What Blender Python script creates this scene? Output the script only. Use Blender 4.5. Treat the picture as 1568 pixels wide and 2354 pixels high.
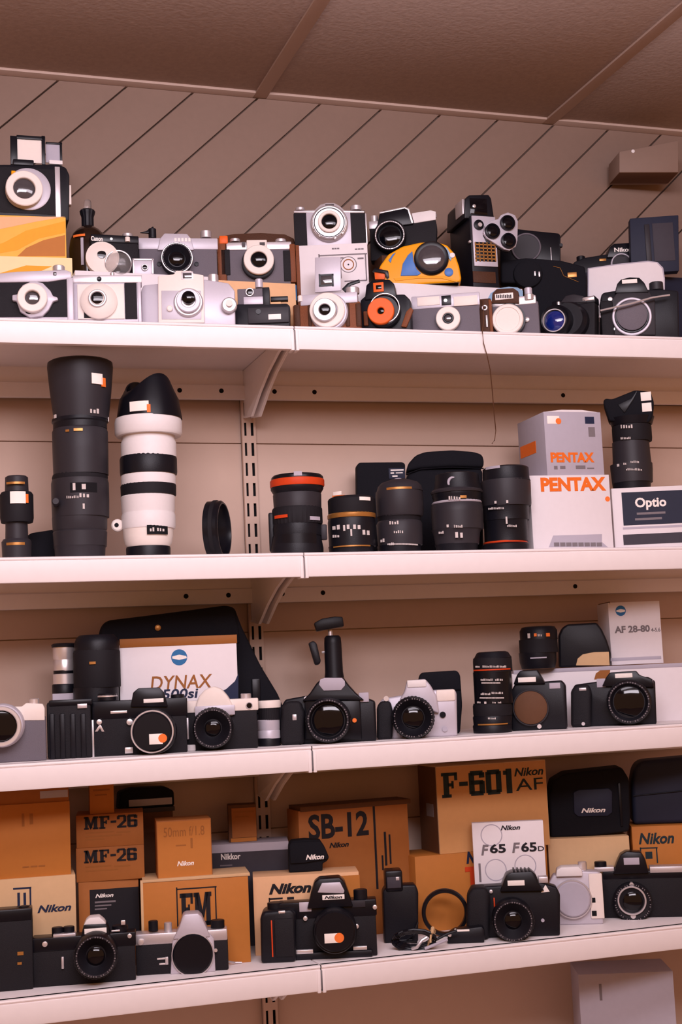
import bpy, bmesh, math, random
from mathutils import Vector, Matrix

random.seed(7)
SC = bpy.context.scene
COL = SC.collection
for o in list(bpy.data.objects):
    bpy.data.objects.remove(o)

# ------------------------------------------------------------------ camera
D = 2.1
F, YAW, PIT, ROL = 3247.75, 0.32334, 0.118052, -0.0450552
cy_, sy_ = math.cos(YAW), math.sin(YAW)
FW = Vector((sy_ * math.cos(PIT), cy_ * math.cos(PIT), math.sin(PIT)))
r0 = Vector((cy_, -sy_, 0))
u0 = r0.cross(FW)
RT = r0 * math.cos(ROL) + u0 * math.sin(ROL)
UP = -r0 * math.sin(ROL) + u0 * math.cos(ROL)
CAM = Vector((0, -D, 0))
cd = bpy.data.cameras.new('camera')
cam = bpy.data.objects.new('camera', cd)
COL.objects.link(cam)
m = Matrix.Identity(4)
for i in range(3):
    m[i][0], m[i][1], m[i][2], m[i][3] = RT[i], UP[i], -FW[i], CAM[i]
cam.matrix_world = m
cd.sensor_fit = 'HORIZONTAL'
cd.sensor_width = 24
cd.lens = F * 24 / 1568
cd.clip_start = 0.05
SC.camera = cam

# ------------------------------------------------------------------ world, light, exposure
w = bpy.data.worlds.new('world')
SC.world = w
w.use_nodes = True
bg = w.node_tree.nodes['Background']
bg.inputs[0].default_value = (1.0, 0.44, 0.16, 1)
bg.inputs[1].default_value = 0.52


def area(name, loc, size, power, color, target):
    l = bpy.data.lights.new(name, 'AREA')
    l.shape = 'RECTANGLE'
    l.size, l.size_y = size
    l.energy = power
    l.color = color
    ob = bpy.data.objects.new(name, l)
    ob.location = loc
    ob.rotation_euler = (Vector(target) - Vector(loc)).to_track_quat('-Z', 'Y').to_euler()
    COL.objects.link(ob)
    return ob


area('ceiling_panel_light', (0.55, -1.15, 1.04), (1.5, 0.55), 22, (1.0, 0.89, 0.99), (0.7, 0.1, 0.1))
area('room_fill_light', (0.1, -2.25, 1.04), (1.6, 0.6), 58, (1.0, 0.89, 0.99), (0.7, 0.0, -0.2))  # unseen fill lamp, added overhead to brighten the lower shelves
vs = SC.view_settings
SC.display_settings.display_device = 'sRGB'
vs.view_transform = 'Standard'
vs.look = 'None'
vs.gamma = 1
vs.use_curve_mapping = False
vs.exposure = 0.0


# ------------------------------------------------------------------ materials
def lin(c):
    return tuple(((v / 255) / 12.92 if v <= 10 else ((v / 255 + .055) / 1.055) ** 2.4) for v in c)


def mat(name, c, rough=.5, metal=0.0, bump=0.0, scale=200, var=.08, trans=0.0, ior=1.45, coat=0.0, emit=0):
    m = bpy.data.materials.new(name)
    m.use_nodes = True
    nt = m.node_tree
    b = nt.nodes['Principled BSDF']
    c = lin(c)
    tc = nt.nodes.new('ShaderNodeTexCoord')
    nz = nt.nodes.new('ShaderNodeTexNoise')
    nz.inputs['Scale'].default_value = scale
    nz.inputs['Detail'].default_value = 4
    nt.links.new(tc.outputs['Object'], nz.inputs['Vector'])
    mx = nt.nodes.new('ShaderNodeMix')
    mx.data_type = 'RGBA'
    mx.inputs[6].default_value = tuple(min(1, v * (1 - var)) for v in c) + (1,)
    mx.inputs[7].default_value = tuple(min(1, v * (1 + var)) for v in c) + (1,)
    nt.links.new(nz.outputs[0], mx.inputs[0])
    nt.links.new(mx.outputs[2], b.inputs['Base Color'])
    b.inputs['Roughness'].default_value = rough
    b.inputs['Metallic'].default_value = metal
    b.inputs['IOR'].default_value = ior
    if not (metal or trans or coat):
        b.inputs['Specular IOR Level'].default_value = .28
    if coat:
        b.inputs['Coat Weight'].default_value = coat
        b.inputs['Coat Roughness'].default_value = .05
    if trans:
        b.inputs['Transmission Weight'].default_value = trans
    if bump:
        bp = nt.nodes.new('ShaderNodeBump')
        bp.inputs['Strength'].default_value = bump
        bp.inputs['Distance'].default_value = .001
        nt.links.new(nz.outputs[0], bp.inputs['Height'])
        nt.links.new(bp.outputs[0], b.inputs['Normal'])
    return m


SHELF = mat('white_enamel', (238, 230, 230), .4, scale=60, var=.03)
PANEL = mat('cream_panel', (198, 172, 156), .55, scale=40, var=.03)
PLANK = mat('painted_plank', (136, 114, 102), .6, bump=.1, scale=90, var=.05)
TILE = mat('mineral_tile', (176, 158, 150), .95, bump=.9, scale=130, var=.16)
TBAR = mat('grey_tbar', (190, 168, 156), .5, var=.03)
FLOORM = mat('wood_floor', (150, 112, 84), .5, scale=8, var=.15)
SLOT = mat('dark_slot', (14, 13, 18), .8)
BLK = mat('black_plastic', (19, 19, 26), .42, bump=.15, scale=900)
BLK2 = mat('black_satin', (15, 15, 22), .32, scale=500)
DIM = mat('dark_cloth', (14, 14, 22), .85, bump=.4, scale=700)
LTH = mat('black_leatherette', (25, 23, 28), .62, bump=.6, scale=1100, var=.25)
GLTH = mat('grey_leatherette', (104, 98, 106), .65, bump=.5, scale=900, var=.2)
BAR = mat('lens_barrel_grey', (46, 43, 48), .48, scale=500)
RUB = mat('ribbed_rubber', (25, 23, 28), .7, scale=600)
CHR = mat('chrome', (222, 216, 218), .3, .65, scale=200, var=.04)
SIL = mat('satin_silver', (202, 195, 198), .38, .55, scale=400, var=.04)
SIL2 = mat('silver_plastic', (190, 184, 194), .4, .15, scale=300, var=.04)
CRM = mat('cream_plastic', (232, 220, 212), .45, var=.03)
WHT = mat('white_plastic', (228, 222, 222), .45, var=.03)
LGLASS = mat('coated_lens_glass', (8, 8, 14), .08, coat=.35, ior=1.3)
BGLASS = mat('blue_coated_glass', (14, 34, 110), .05, coat=1.0)
GGLASS = mat('grey_lens_glass', (70, 66, 70), .1, coat=1.0)
CLEAR = mat('clear_plastic', (240, 236, 236), .08, trans=.92, ior=1.3, var=0)
AMBER = mat('brown_glass', (34, 22, 16), .12, coat=.6)
TAN = mat('tan_leather', (120, 66, 36), .55, bump=.5, scale=500, var=.25)
DTAN = mat('dark_brown_leather', (74, 44, 28), .6, bump=.5, scale=500, var=.25)
ORG = mat('orange_plastic', (226, 96, 28), .45)
YEL = mat('yellow_plastic', (232, 156, 12), .4, var=.05)
BLU = mat('blue_plastic', (70, 118, 190), .4)
LBLU = mat('pale_blue_print', (140, 172, 200), .6)
GOLDC = mat('gold_card', (182, 114, 50), .6, scale=90, var=.06)
BRNC = mat('brown_card', (160, 98, 48), .65, scale=90, var=.08)
DBRC = mat('dark_brown_card', (96, 64, 44), .7, scale=90, var=.1)
TANC = mat('tan_card', (204, 150, 96), .65, scale=90, var=.06)
LMRK = mat('white_engraving', (206, 196, 192), .6)
BUFF = mat('buff_card', (206, 170, 128), .65, scale=90, var=.06)
PEACH = mat('peach_card', (226, 178, 134), .65, scale=90, var=.06)
YELC = mat('yellow_card', (232, 178, 76), .6, scale=90, var=.06)
YELS = mat('golden_print', (232, 160, 40), .6, scale=120, var=.06)
CRMC = mat('cream_card', (242, 216, 166), .6, scale=90, var=.05)
WHC = mat('white_card', (226, 219, 222), .55, scale=90, var=.03)
GRC = mat('grey_card', (176, 170, 182), .6, scale=90, var=.05)
DGC = mat('dark_grey_card', (62, 58, 66), .65, scale=90, var=.1)
NAVC = mat('navy_card', (36, 40, 58), .6, scale=90, var=.1)
PBLK = mat('black_print', (26, 24, 30), .6)
PNAV = mat('navy_print', (30, 38, 66), .6)
PGRN = mat('dark_teal_print', (28, 44, 50), .6)
PGRY = mat('grey_print', (120, 112, 116), .6)
PWHT = mat('white_print', (240, 232, 226), .55)
PORG = mat('orange_print', (232, 110, 30), .55)
PRED = mat('red_print', (200, 66, 30), .55)
PBLU = mat('blue_print', (40, 106, 160), .5)
PBRN = mat('brown_print', (150, 92, 40), .55)
STK = mat('price_sticker', (246, 238, 230), .6, var=.02)
STO = mat('orange_sticker', (240, 120, 50), .6)
GOLD = mat('gold_ring', (176, 122, 62), .35, .5)
REDR = mat('red_ring', (206, 66, 26), .45)


# ------------------------------------------------------------------ mesh building
class MB:
    def __init__(s):
        s.bm = bmesh.new()

    def _merge(s, t, mtx=None):
        if mtx is not None:
            bmesh.ops.transform(t, matrix=mtx, verts=t.verts)
        me = bpy.data.meshes.new('tmp')
        t.to_mesh(me)
        t.free()
        s.bm.from_mesh(me)
        bpy.data.meshes.remove(me)

    def box(s, x0, x1, y0, y1, z0, z1, bev=0, mtx=None, seg=2):
        t = bmesh.new()
        v = [t.verts.new((x, y, z)) for x in (x0, x1) for y in (y0, y1) for z in (z0, z1)]
        for f in ((0, 1, 3, 2), (4, 6, 7, 5), (0, 4, 5, 1), (2, 3, 7, 6), (0, 2, 6, 4), (1, 5, 7, 3)):
            t.faces.new([v[i] for i in f])
        bmesh.ops.recalc_face_normals(t, faces=t.faces)
        if bev:
            bev = min(bev, .45 * min(abs(x1 - x0), abs(y1 - y0), abs(z1 - z0)))
            bmesh.ops.bevel(t, geom=list(t.edges), offset=bev, segments=seg, profile=.5, affect='EDGES')
        s._merge(t, mtx)
        return s

    def prism(s, pts, y0, y1, bev=0, mtx=None, seg=2, face_only=False):
        """polygon pts in x,z extruded along y"""
        t = bmesh.new()
        a = [t.verts.new((x, y0, z)) for x, z in pts]
        b = [t.verts.new((x, y1, z)) for x, z in pts]
        t.faces.new(a)
        t.faces.new(b[::-1])
        n = len(pts)
        for i in range(n):
            t.faces.new((a[i], a[(i + 1) % n], b[(i + 1) % n], b[i]))
        bmesh.ops.recalc_face_normals(t, faces=t.faces)
        if bev:
            yf = min(y0, y1)
            ed = [e for e in t.edges if all(abs(v.co.y - yf) < 1e-7 for v in e.verts)] if face_only else list(t.edges)
            bmesh.ops.bevel(t, geom=ed, offset=bev, segments=seg, profile=.5, affect='EDGES', clamp_overlap=True)
        s._merge(t, mtx)
        return s

    def lathe(s, prof, n=40, knurl=0, mtx=None, petal=0):
        """prof [(r,t)] about +z"""
        t = bmesh.new()
        rings = []
        last = len(prof) - 1
        for k, (r, h) in enumerate(prof):
            if r < 1e-6:
                rings.append([t.verts.new((0, 0, h))])
                continue
            ring = []
            for i in range(n):
                a = 2 * math.pi * i / n
                rr = r * (1 - knurl * (i % 2)) if knurl else r
                hh = h
                if petal and k in petal[0]:
                    hh = h - petal[1] * (.5 - .5 * math.cos(2 * a + petal[2]))
                ring.append(t.verts.new((rr * math.cos(a), rr * math.sin(a), hh)))
            rings.append(ring)
        for A, B in zip(rings, rings[1:]):
            if len(A) == 1 and len(B) == 1:
                continue
            for i in range(n):
                j = (i + 1) % n
                if len(A) == 1:
                    t.faces.new((A[0], B[j], B[i]))
                elif len(B) == 1:
                    t.faces.new((A[i], A[j], B[0]))
                else:
                    t.faces.new((A[i], A[j], B[j], B[i]))
        for R in (rings[0], rings[-1]):
            if len(R) > 1 and not petal:
                t.faces.new(R)
        bmesh.ops.recalc_face_normals(t, faces=t.faces)
        s._merge(t, mtx)
        return s

    def annulus(s, prof, n=40, mtx=None, knurl=0):
        """closed profile loop [(r,t)] about +z"""
        t = bmesh.new()
        rings = []
        for r, h in prof:
            rings.append([t.verts.new((r * (1 - knurl * (i % 2)) * math.cos(2 * math.pi * i / n), r * (1 - knurl * (i % 2)) * math.sin(2 * math.pi * i / n), h)) for i in range(n)])
        m_ = len(rings)
        for k in range(m_):
            A, B = rings[k], rings[(k + 1) % m_]
            for i in range(n):
                j = (i + 1) % n
                t.faces.new((A[i], A[j], B[j], B[i]))
        bmesh.ops.recalc_face_normals(t, faces=t.faces)
        s._merge(t, mtx)
        return s

    def tube(s, pts, r, n=8):
        t = bmesh.new()
        pts = [Vector(p) for p in pts]
        rings = []
        for i, p in enumerate(pts):
            d = (pts[min(i + 1, len(pts) - 1)] - pts[max(i - 1, 0)]).normalized()
            ref = Vector((0, 0, 1)) if abs(d.z) < .9 else Vector((1, 0, 0))
            a = d.cross(ref).normalized()
            b = d.cross(a)
            rings.append([t.verts.new(p + (a * math.cos(2 * math.pi * k / n) + b * math.sin(2 * math.pi * k / n)) * r) for k in range(n)])
        for A, B in zip(rings, rings[1:]):
            for k in range(n):
                t.faces.new((A[k], A[(k + 1) % n], B[(k + 1) % n], B[k]))
        t.faces.new(rings[0])
        t.faces.new(rings[-1])
        bmesh.ops.recalc_face_normals(t, faces=t.faces)
        s._merge(t)
        return s

    def arc(s, r, z0, z1, a0, a1, th=.0005, cx=0, cy=0):
        t = bmesh.new()
        n = max(2, int(abs(a1 - a0) / .15) + 1)
        rows = []
        for i in range(n + 1):
            a = a0 + (a1 - a0) * i / n
            q = [(rr * math.sin(a) + cx, -rr * math.cos(a) + cy) for rr in (r - th, r + th)]
            rows.append([t.verts.new((q[0][0], q[0][1], z0)), t.verts.new((q[1][0], q[1][1], z0)), t.verts.new((q[1][0], q[1][1], z1)), t.verts.new((q[0][0], q[0][1], z1))])
        for A, B in zip(rows, rows[1:]):
            for k in range(4):
                t.faces.new((A[k], A[(k + 1) % 4], B[(k + 1) % 4], B[k]))
        t.faces.new(rows[0])
        t.faces.new(rows[-1])
        bmesh.ops.recalc_face_normals(t, faces=t.faces)
        s._merge(t)
        return s

    def build(s, name, material, parent=None, smooth=True):
        if smooth:
            for f in s.bm.faces:
                f.smooth = True
            for e in s.bm.edges:
                if len(e.link_faces) == 2 and e.calc_face_angle(0) > .6:
                    e.smooth = False
        me = bpy.data.meshes.new(name)
        s.bm.to_mesh(me)
        s.bm.free()
        me.materials.append(material)
        ob = bpy.data.objects.new(name, me)
        COL.objects.link(ob)
        if parent is not None:
            ob.parent = parent
        return ob


TEXTCACHE = {}


def text_bm(s, bold=0, shear=0):
    key = (s, bold, shear)
    if key not in TEXTCACHE:
        c = bpy.data.curves.new('txt', 'FONT')
        c.body = s
        c.offset = bold
        c.shear = shear
        c.extrude = .02
        c.resolution_u = 3
        ob = bpy.data.objects.new('txt', c)
        COL.objects.link(ob)
        dg = bpy.context.evaluated_depsgraph_get()
        dg.update()
        me = bpy.data.meshes.new_from_object(ob.evaluated_get(dg))
        bpy.data.objects.remove(ob)
        bpy.data.curves.remove(c)
        TEXTCACHE[key] = me
    t = bmesh.new()
    t.from_mesh(TEXTCACHE[key])
    return t


# heavy slab letters drawn as polygons on a 10 x 14 grid (strokes as rectangles x0,z0,x1,z1)
SLAB = {
    'F': [(1.2, 0, 4.6, 14), (0, 0, 6, 1.8), (0, 12.2, 10, 14), (8.2, 9.5, 10, 14), (4, 6.2, 7.6, 8), (6.2, 5, 7.6, 9.2)],
    'M': [(1, 0, 3.6, 14), (9.4, 0, 12.8, 14), (0, 0, 4.6, 1.8), (8.4, 0, 13.8, 1.8), (0, 12.2, 3.6, 14), (9.4, 12.2, 13.8, 14), 'v'],
    '6': [(0, 1, 3.4, 13), (1, 0, 9, 2.6), (6.6, 1, 10, 8), (1, 6.2, 9, 8.6), (1, 11.4, 9, 14), (6.6, 10, 10, 13)],
    '0': [(0, 1, 3.4, 13), (6.6, 1, 10, 13), (1, 0, 9, 2.6), (1, 11.4, 9, 14)],
    '1': [(2.4, 0, 6, 14), (.6, 10.6, 3, 13)],
    '2': [(0, 0, 9, 2.2), (6.2, 7, 9, 13), (1, 12, 8, 14), (0, 9.6, 2.6, 13), 'd'],
    '-': [(.6, 6, 6, 8.4)],
}
SW = {'F': 10.6, 'M': 14.6, '6': 10.8, '0': 10.8, '1': 7, '2': 9.8, '-': 6.8}


def slab_bm(s):
    mb = MB()
    x = 0
    for ch in s:
        for q in SLAB[ch]:
            if q == 'v':
                for pts in ([(1, 14), (4.4, 14), (8, 2), (6, 0)], [(11.6, 14), (8.9, 14), (5.4, 2), (6.6, 0)]):
                    mb.prism([(x + a, b) for a, b in pts], -.02, .02)
            elif q == 'd':
                mb.prism([(x + a, b) for a, b in [(0, 1.5), (3.6, 1.5), (9, 7), (8.6, 8.6), (6.2, 8)]], -.02, .02)
            else:
                mb.box(x + q[0], x + q[2], -.02, .02, q[1], q[3])
        x += SW[ch]
    bmesh.ops.rotate(mb.bm, verts=mb.bm.verts, matrix=Matrix.Rotation(-math.pi / 2, 3, 'X'))  # to x,y plane
    return mb.bm


# ------------------------------------------------------------------ photograph geometry
SCL = 1.05
XJ = 0.609044 * SCL
DEP = 0.289212 * SCL
ZC = 1.0247 * SCL
GROOVE = {1: 0.530897 * SCL, 2: 0.185448 * SCL, 3: -0.098755 * SCL, 4: -0.409985 * SCL, 5: -0.409985 * SCL - .36}
TILT = {1: .0092, 2: 0.001, 3: 0, 4: 0, 5: 0}
LIFT = .005


def ray(px, py):
    return FW + RT * ((px - 784) / F) - UP * ((py - 1177) / F)


def at(px, py, Y):
    d = ray(px, py)
    return CAM + d * ((Y + D) / d.y)


def surf(k, X):
    return GROOVE[k] + LIFT + TILT[k] * (X - .72)


def proj(P):
    v = Vector(P) - CAM
    z = v.dot(FW)
    return 784 + F * v.dot(RT) / z, 1177 - F * v.dot(UP) / z


def solve_x(px, Y, zf):
    X = .6
    for i in range(12):
        x0 = proj((X, Y, zf(X)))[0]
        x1 = proj((X + .001, Y, zf(X + .001)))[0]
        X += (px - x0) / ((x1 - x0) / .001)
    return X


class Spot:
    """where a thing stands: shelf k (or height z), pixel column px, front plane at depth Y"""

    def __init__(s, k, px, Y, turn=0, z=None, align=False):
        zf = (lambda X: surf(k, X)) if z is None else (lambda X: z)
        X = solve_x(px, Y, zf)
        s.loc = Vector((X, Y, zf(X)))
        al = math.atan2(X, D + Y)
        s.rot = (0 if align else -al) + math.radians(turn)
        s.tilt = TILT[k] if z is None else 0
        s.n = Vector((math.sin(s.rot), -math.cos(s.rot), 0))
        s.ex = Vector((math.cos(s.rot), math.sin(s.rot), 0))

    def L(s, px, py, d=0):
        p0 = s.loc + s.n * (d / 1000)
        r = ray(px, py)
        P = CAM + r * ((p0 - CAM).dot(s.n) / r.dot(s.n))
        return (P - s.loc).dot(s.ex), (P.z - s.loc.z)

    def R(s, rp, d=0):
        return rp * ((s.loc + s.n * (d / 1000) - CAM).dot(FW)) / F

    def top(s, px, py, d=0):
        return s.loc.z + s.L(px, py, d)[1]


ROTF = Matrix.Rotation(math.pi / 2, 4, 'X')  # +z axis -> -y


def disjoint(rects):
    if not 1 < len(rects) < 5:
        return False
    for i, p in enumerate(rects):
        for q in rects[:i]:
            if p[0] <= q[2] and q[0] <= p[2] and p[1] <= (q[3] or 9e9) and q[1] <= (p[3] or 9e9):
                return False
    return True


class Thing:
    def __init__(s, name, label, cat, spot, group=None):
        s.sp = spot
        o = bpy.data.objects.new(name, None)
        o.empty_display_size = .02
        COL.objects.link(o)
        o.location = spot.loc
        o.rotation_euler = (0, 0, spot.rot)
        o['label'] = label
        o['category'] = cat
        if group:
            o['group'] = group
        s.o = o

    def P(s, up):
        return s.o if up is None else up

    def xz(s, x, y, d):
        if y is None:
            return s.sp.L(x, proj(s.sp.loc)[1], d)[0], 0.0
        X, Z = s.sp.L(x, y, d)
        return X, max(Z, 0.0)

    def rect(s, x0, y0, x1, y1, d):
        ym = (y0 if y0 is not None else 0)
        yb = y1 if y1 is not None else proj(s.sp.loc)[1]
        mx, my = (x0 + x1) / 2, (ym + yb) / 2
        a = s.sp.L(x0, my, d)[0]
        b = s.sp.L(x1, my, d)[0]
        zt = s.sp.L(mx, y0, d)[1]
        zb = 0 if y1 is None else max(0, s.sp.L(mx, y1, d)[1])
        return a, b, zb, zt

    def box(s, name, M, x0, y0, x1, y1, d0, d1, bev=1.0, up=None):
        a, b, z0, z1 = s.rect(x0, y0, x1, y1, d1)
        return MB().box(a, b, -d1 / 1000, -d0 / 1000, z0, z1, bev / 1000).build(name, M, s.P(up))

    def boxes(s, name, M, rects, d0, d1, bev=0, up=None):
        if disjoint(rects):
            return [s.boxes(name, M, [r], d0, d1, bev, up) for r in rects]
        mb = MB()
        for (x0, y0, x1, y1) in rects:
            a, b, z0, z1 = s.rect(x0, y0, x1, y1, d1)
            mb.box(a, b, -d1 / 1000, -d0 / 1000, z0, z1, bev / 1000)
        return mb.build(name, M, s.P(up))

    def each(s, name, M, rects, d0, d1, bev=0, up=None):
        for r in rects:
            s.boxes(name, M, [r], d0, d1, bev, up)

    def poly(s, name, M, pts, d0, d1, bev=1.0, up=None, seg=2, fo=False):
        q = [s.xz(x, y, d1) for x, y in pts]
        return MB().prism(q, -d1 / 1000, -d0 / 1000, bev / 1000, seg=seg, face_only=fo).build(name, M, s.P(up))

    def disc(s, name, M, cx, cy, prof, knurl=0, n=44, up=None):
        dm = max(d for r, d in prof)
        x, z = s.sp.L(cx, cy, dm)
        mt = Matrix.Translation((x, 0, z)) @ ROTF
        pr = [(s.sp.R(r, d), d / 1000) for r, d in prof]
        return MB().lathe(pr, n, knurl, mt).build(name, M, s.P(up))

    def ring(s, name, M, cx, cy, r0, r1, d0, d1, n=44, up=None, knurl=0):
        x, z = s.sp.L(cx, cy, d1)
        mt = Matrix.Translation((x, 0, z)) @ ROTF
        a, b = s.sp.R(r0, d1), s.sp.R(r1, d1)
        c = min(.0012, (b - a) * .3)
        pr = [(a, d0 / 1000), (b, d0 / 1000), (b, d1 / 1000 - c), (b - c, d1 / 1000), (a + c, d1 / 1000), (a, d1 / 1000 - c)]
        return MB().annulus(pr, n, mt, knurl).build(name, M, s.P(up))

    def knob(s, name, M, cx, r, y0, y1, d, knurl=.04, up=None):
        x, z1 = s.sp.L(cx, y0, d)
        z0 = s.sp.L(cx, y1, d)[1] if y1 is not None else 0
        R = s.sp.R(r, d)
        c = min(.001, R * .2)
        return MB().lathe([(R, z0), (R, z1 - c), (R - c, z1)], 28, knurl, Matrix.Translation((x, -d / 1000, 0))).build(name, M, s.P(up))

    def turn(s, name, M, cx, prof, d=0, knurl=0, n=48, up=None, petal=0):
        x = s.sp.L(cx, prof[len(prof) // 2][0] or proj(s.sp.loc)[1], d)[0]
        pr = []
        for y, hw in prof:
            z = 0 if y is None else max(0, s.sp.L(cx, y, d)[1])
            pr.append((s.sp.R(hw, d), z))
        return MB().lathe(pr, n, knurl, Matrix.Translation((x, -d / 1000, 0)), petal).build(name, M, s.P(up))

    def marks(s, name, M, rects, cx, R, d=0, up=None, out=.0006):
        if M is not PWHT and disjoint(rects):
            return [s.marks(name, M, [r], cx, R, d, up, out) for r in rects]
        if M is PWHT:
            M = LMRK
            q = []
            for (x0, y0, x1, y1) in rects:
                h = y1 - y0
                n = max(1, int((x1 - x0) / max(2.6, h * .62)))
                cw = (x1 - x0) / n
                for i in range(n):
                    a = x0 + i * cw
                    v = (i * 7 + int(x0) + int(y0)) % 5
                    if h < 4 or n == 1:
                        q.append((a, y0, a + cw * .74, y1))
                    else:
                        q.append((a + cw * .1, y0 + h * (.0, .18, .0, .3, .1)[v], a + cw * (.7, .6, .45, .72, .66)[v], y1))
            rects = q
        mb = MB()
        Rm = s.sp.R(R, d)
        for (x0, y0, x1, y1) in rects:
            xc = s.sp.L(cx, (y0 + y1) / 2, d)[0]
            f = lambda px: math.asin(max(-.98, min(.98, (s.sp.L(px, (y0 + y1) / 2, d)[0] - xc) / Rm)))
            za, zb = s.sp.L((x0 + x1) / 2, y0, d)[1], s.sp.L((x0 + x1) / 2, y1, d)[1]
            mb.arc(Rm + out, max(zb, 0.0005), za, f(x0), f(x1), .0006, xc, -d / 1000)
        return mb.build(name, M, s.P(up))

    def text(s, name, M, items, d, up=None):
        """items: (string, x0,y0,x1,y1[,opts]) fitted into the rectangle on plane d"""
        mb = MB()
        for it in items:
            st, x0, y0, x1, y1 = it[:5]
            op = it[5] if len(it) > 5 else {}
            t = slab_bm(st) if op.get('slab') else text_bm(st, op.get('bold', .01), op.get('shear', 0))
            if not t.verts:
                t.free()
                continue
            a, b, z0, z1 = s.rect(x0, y0, x1, y1, d)
            xs = [v.co.x for v in t.verts]
            ys = [v.co.y for v in t.verts]
            sx = (b - a) / (max(xs) - min(xs))
            sz = (z1 - z0) / (max(ys) - min(ys))
            x_, y_ = min(xs), min(ys)
            rot = math.radians(op.get('rot', 0))
            cxm, czm = (a + b) / 2, (z0 + z1) / 2
            for v in t.verts:
                X, Z, Y = a + (v.co.x - x_) * sx, z0 + (v.co.y - y_) * sz, v.co.z
                if rot:
                    dx, dz = X - cxm, Z - czm
                    X, Z = cxm + dx * math.cos(rot) - dz * math.sin(rot), czm + dx * math.sin(rot) + dz * math.cos(rot)
                v.co = Vector((X, -d / 1000 - (.0004 if Y > 0 else -.0002), Z))
            mb._merge(t)
        return mb.build(name, M, s.P(up), smooth=False)

    def rod(s, name, M, pts, r, up=None):
        q = []
        for x, y, d in pts:
            X, Z = s.sp.L(x, y, d)
            q.append((X, -d / 1000, max(Z, r / 1000)))
        return MB().tube(q, r / 1000).build(name, M, s.P(up))

    def side(s, name, M, x0px, ya, yb, da, db, up=None):
        """print on the left face (plane through pixel column x0px at the front), between depths da..db mm behind the front"""
        X = s.rect(x0px, ya, x0px + 10, yb, 0)
        return MB().box(X[0] - .0005, X[0] + .0002, da / 1000, db / 1000, X[2], X[3]).build(name, M, s.P(up))


def structure(ob):
    ob['kind'] = 'structure'
    return ob


# ------------------------------------------------------------------ room shell
XL, XR = -1.3, 3.0
ztopS1 = surf(1, .72)
YB = DEP + .012           # face of the back panels
# diagonal boarding above the shelves
mb = MB()
mb.box(XL, XR, YB + .012, YB + .03, ztopS1 - .05, ZC - .0008)


def clip(poly, f):
    out = []
    for i in range(len(poly)):
        p, q = poly[i], poly[(i + 1) % len(poly)]
        a, b = f(p), f(q)
        if a >= 0:
            out.append(p)
        if (a >= 0) != (b >= 0):
            t = a / (a - b)
            out.append((p[0] + (q[0] - p[0]) * t, p[1] + (q[1] - p[1]) * t))
    return out


gl = [(435, 204), (1399, 298)]
gp = [at(x, y, YB) for x, y in ((292, 188), (443, 202), (598, 216), (744, 230), (882, 244), (1020, 258), (1151, 271), (1278, 285), (1399, 298))]
pitch = (gp[-1].x - gp[0].x) / 8
g0 = gp[0].x
ang = math.radians(45)
# groove direction: fit from the photographed line (740,232)->(420,520)
a_, b_ = at(744, 230, YB), at(572, 528, YB)
a2_, b2_ = at(744, 230, YB), at(411, 528, YB)
dx = (b2_.x - a2_.x) / (b2_.z - a2_.z)    # x per z along a groove
k = -26
while k < 30:
    xa = g0 + k * pitch
    poly = [(XL, ztopS1 - .05), (XR, ztopS1 - .05), (XR, ZC - .0008), (XL, ZC - .0008)]
    gw = .0022
    poly = clip(poly, lambda p: (p[0] - (p[1] - ZC) * dx) - (xa + gw))
    if poly:
        poly = clip(poly, lambda p: (xa + pitch - gw) - (p[0] - (p[1] - ZC) * dx))
    if len(poly) > 2:
        mb.prism(poly, YB, YB + .014, .0008)
    k += 1
structure(mb.build('wall_back', PLANK))
# plain panels behind the shelves with their horizontal seams
seams = [at(580, 1020, YB).z, at(620, 1452, YB).z]
zz = [GROOVE[5] - .1, GROOVE[4] + .18, seams[1], seams[0], ztopS1 - .05]
mb = MB()
mb.box(XL, XR, YB + .006, YB + .03, zz[0], zz[-1] - .001)
for a, b in zip(zz, zz[1:]):
    for x0, x1 in ((XL, XJ - .001), (XJ + .001, XR)):
        mb.box(x0, x1, YB, YB + .008, a + .0009, b - .0009, .0006)
structure(mb.build('wall_back_panels', PANEL))
# suspended ceiling
mb = MB()
tb = [0.65432 * SCL + i * .5918 for i in range(-4, 5)]
rows = [DEP + .012 - .02, DEP - .55, DEP - 1.15, DEP - 1.75, DEP - 2.4, DEP - 3.0]
for x0, x1 in zip(tb, tb[1:]):
    for ya, yb in zip(rows, rows[1:]):
        mb.box(x0 + .011, x1 - .011, yb + .011, ya, ZC + .004, ZC + .02, .001)
structure(mb.build('ceiling', TILE))
mb = MB()
for x in tb:
    mb.box(x - .0125, x + .0125, rows[-1], YB + .034, ZC, ZC + .005, .0006)
structure(mb.build('trim_1', TBAR))
mb = MB()
for i, y in enumerate(rows[1:]):
    for x0, x1 in zip(tb, tb[1:]):
        mb.box(x0 + .0125, x1 - .0125, y - .0125, y + .0125, ZC, ZC + .005, .0006)
structure(mb.build('trim_2', TBAR))
mb = MB()
for x0, x1 in zip(tb, tb[1:]):
    mb.box(x0 + .0128, x1 - .0128, YB - .022, YB + .034, ZC - .0005, ZC + .005, .0006)
structure(mb.build('trim_3', TBAR))
structure(MB().box(XL, XR, -3.2, YB + .03, GROOVE[5] - .14, GROOVE[5] - .1).build('floor', FLOORM))


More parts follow.
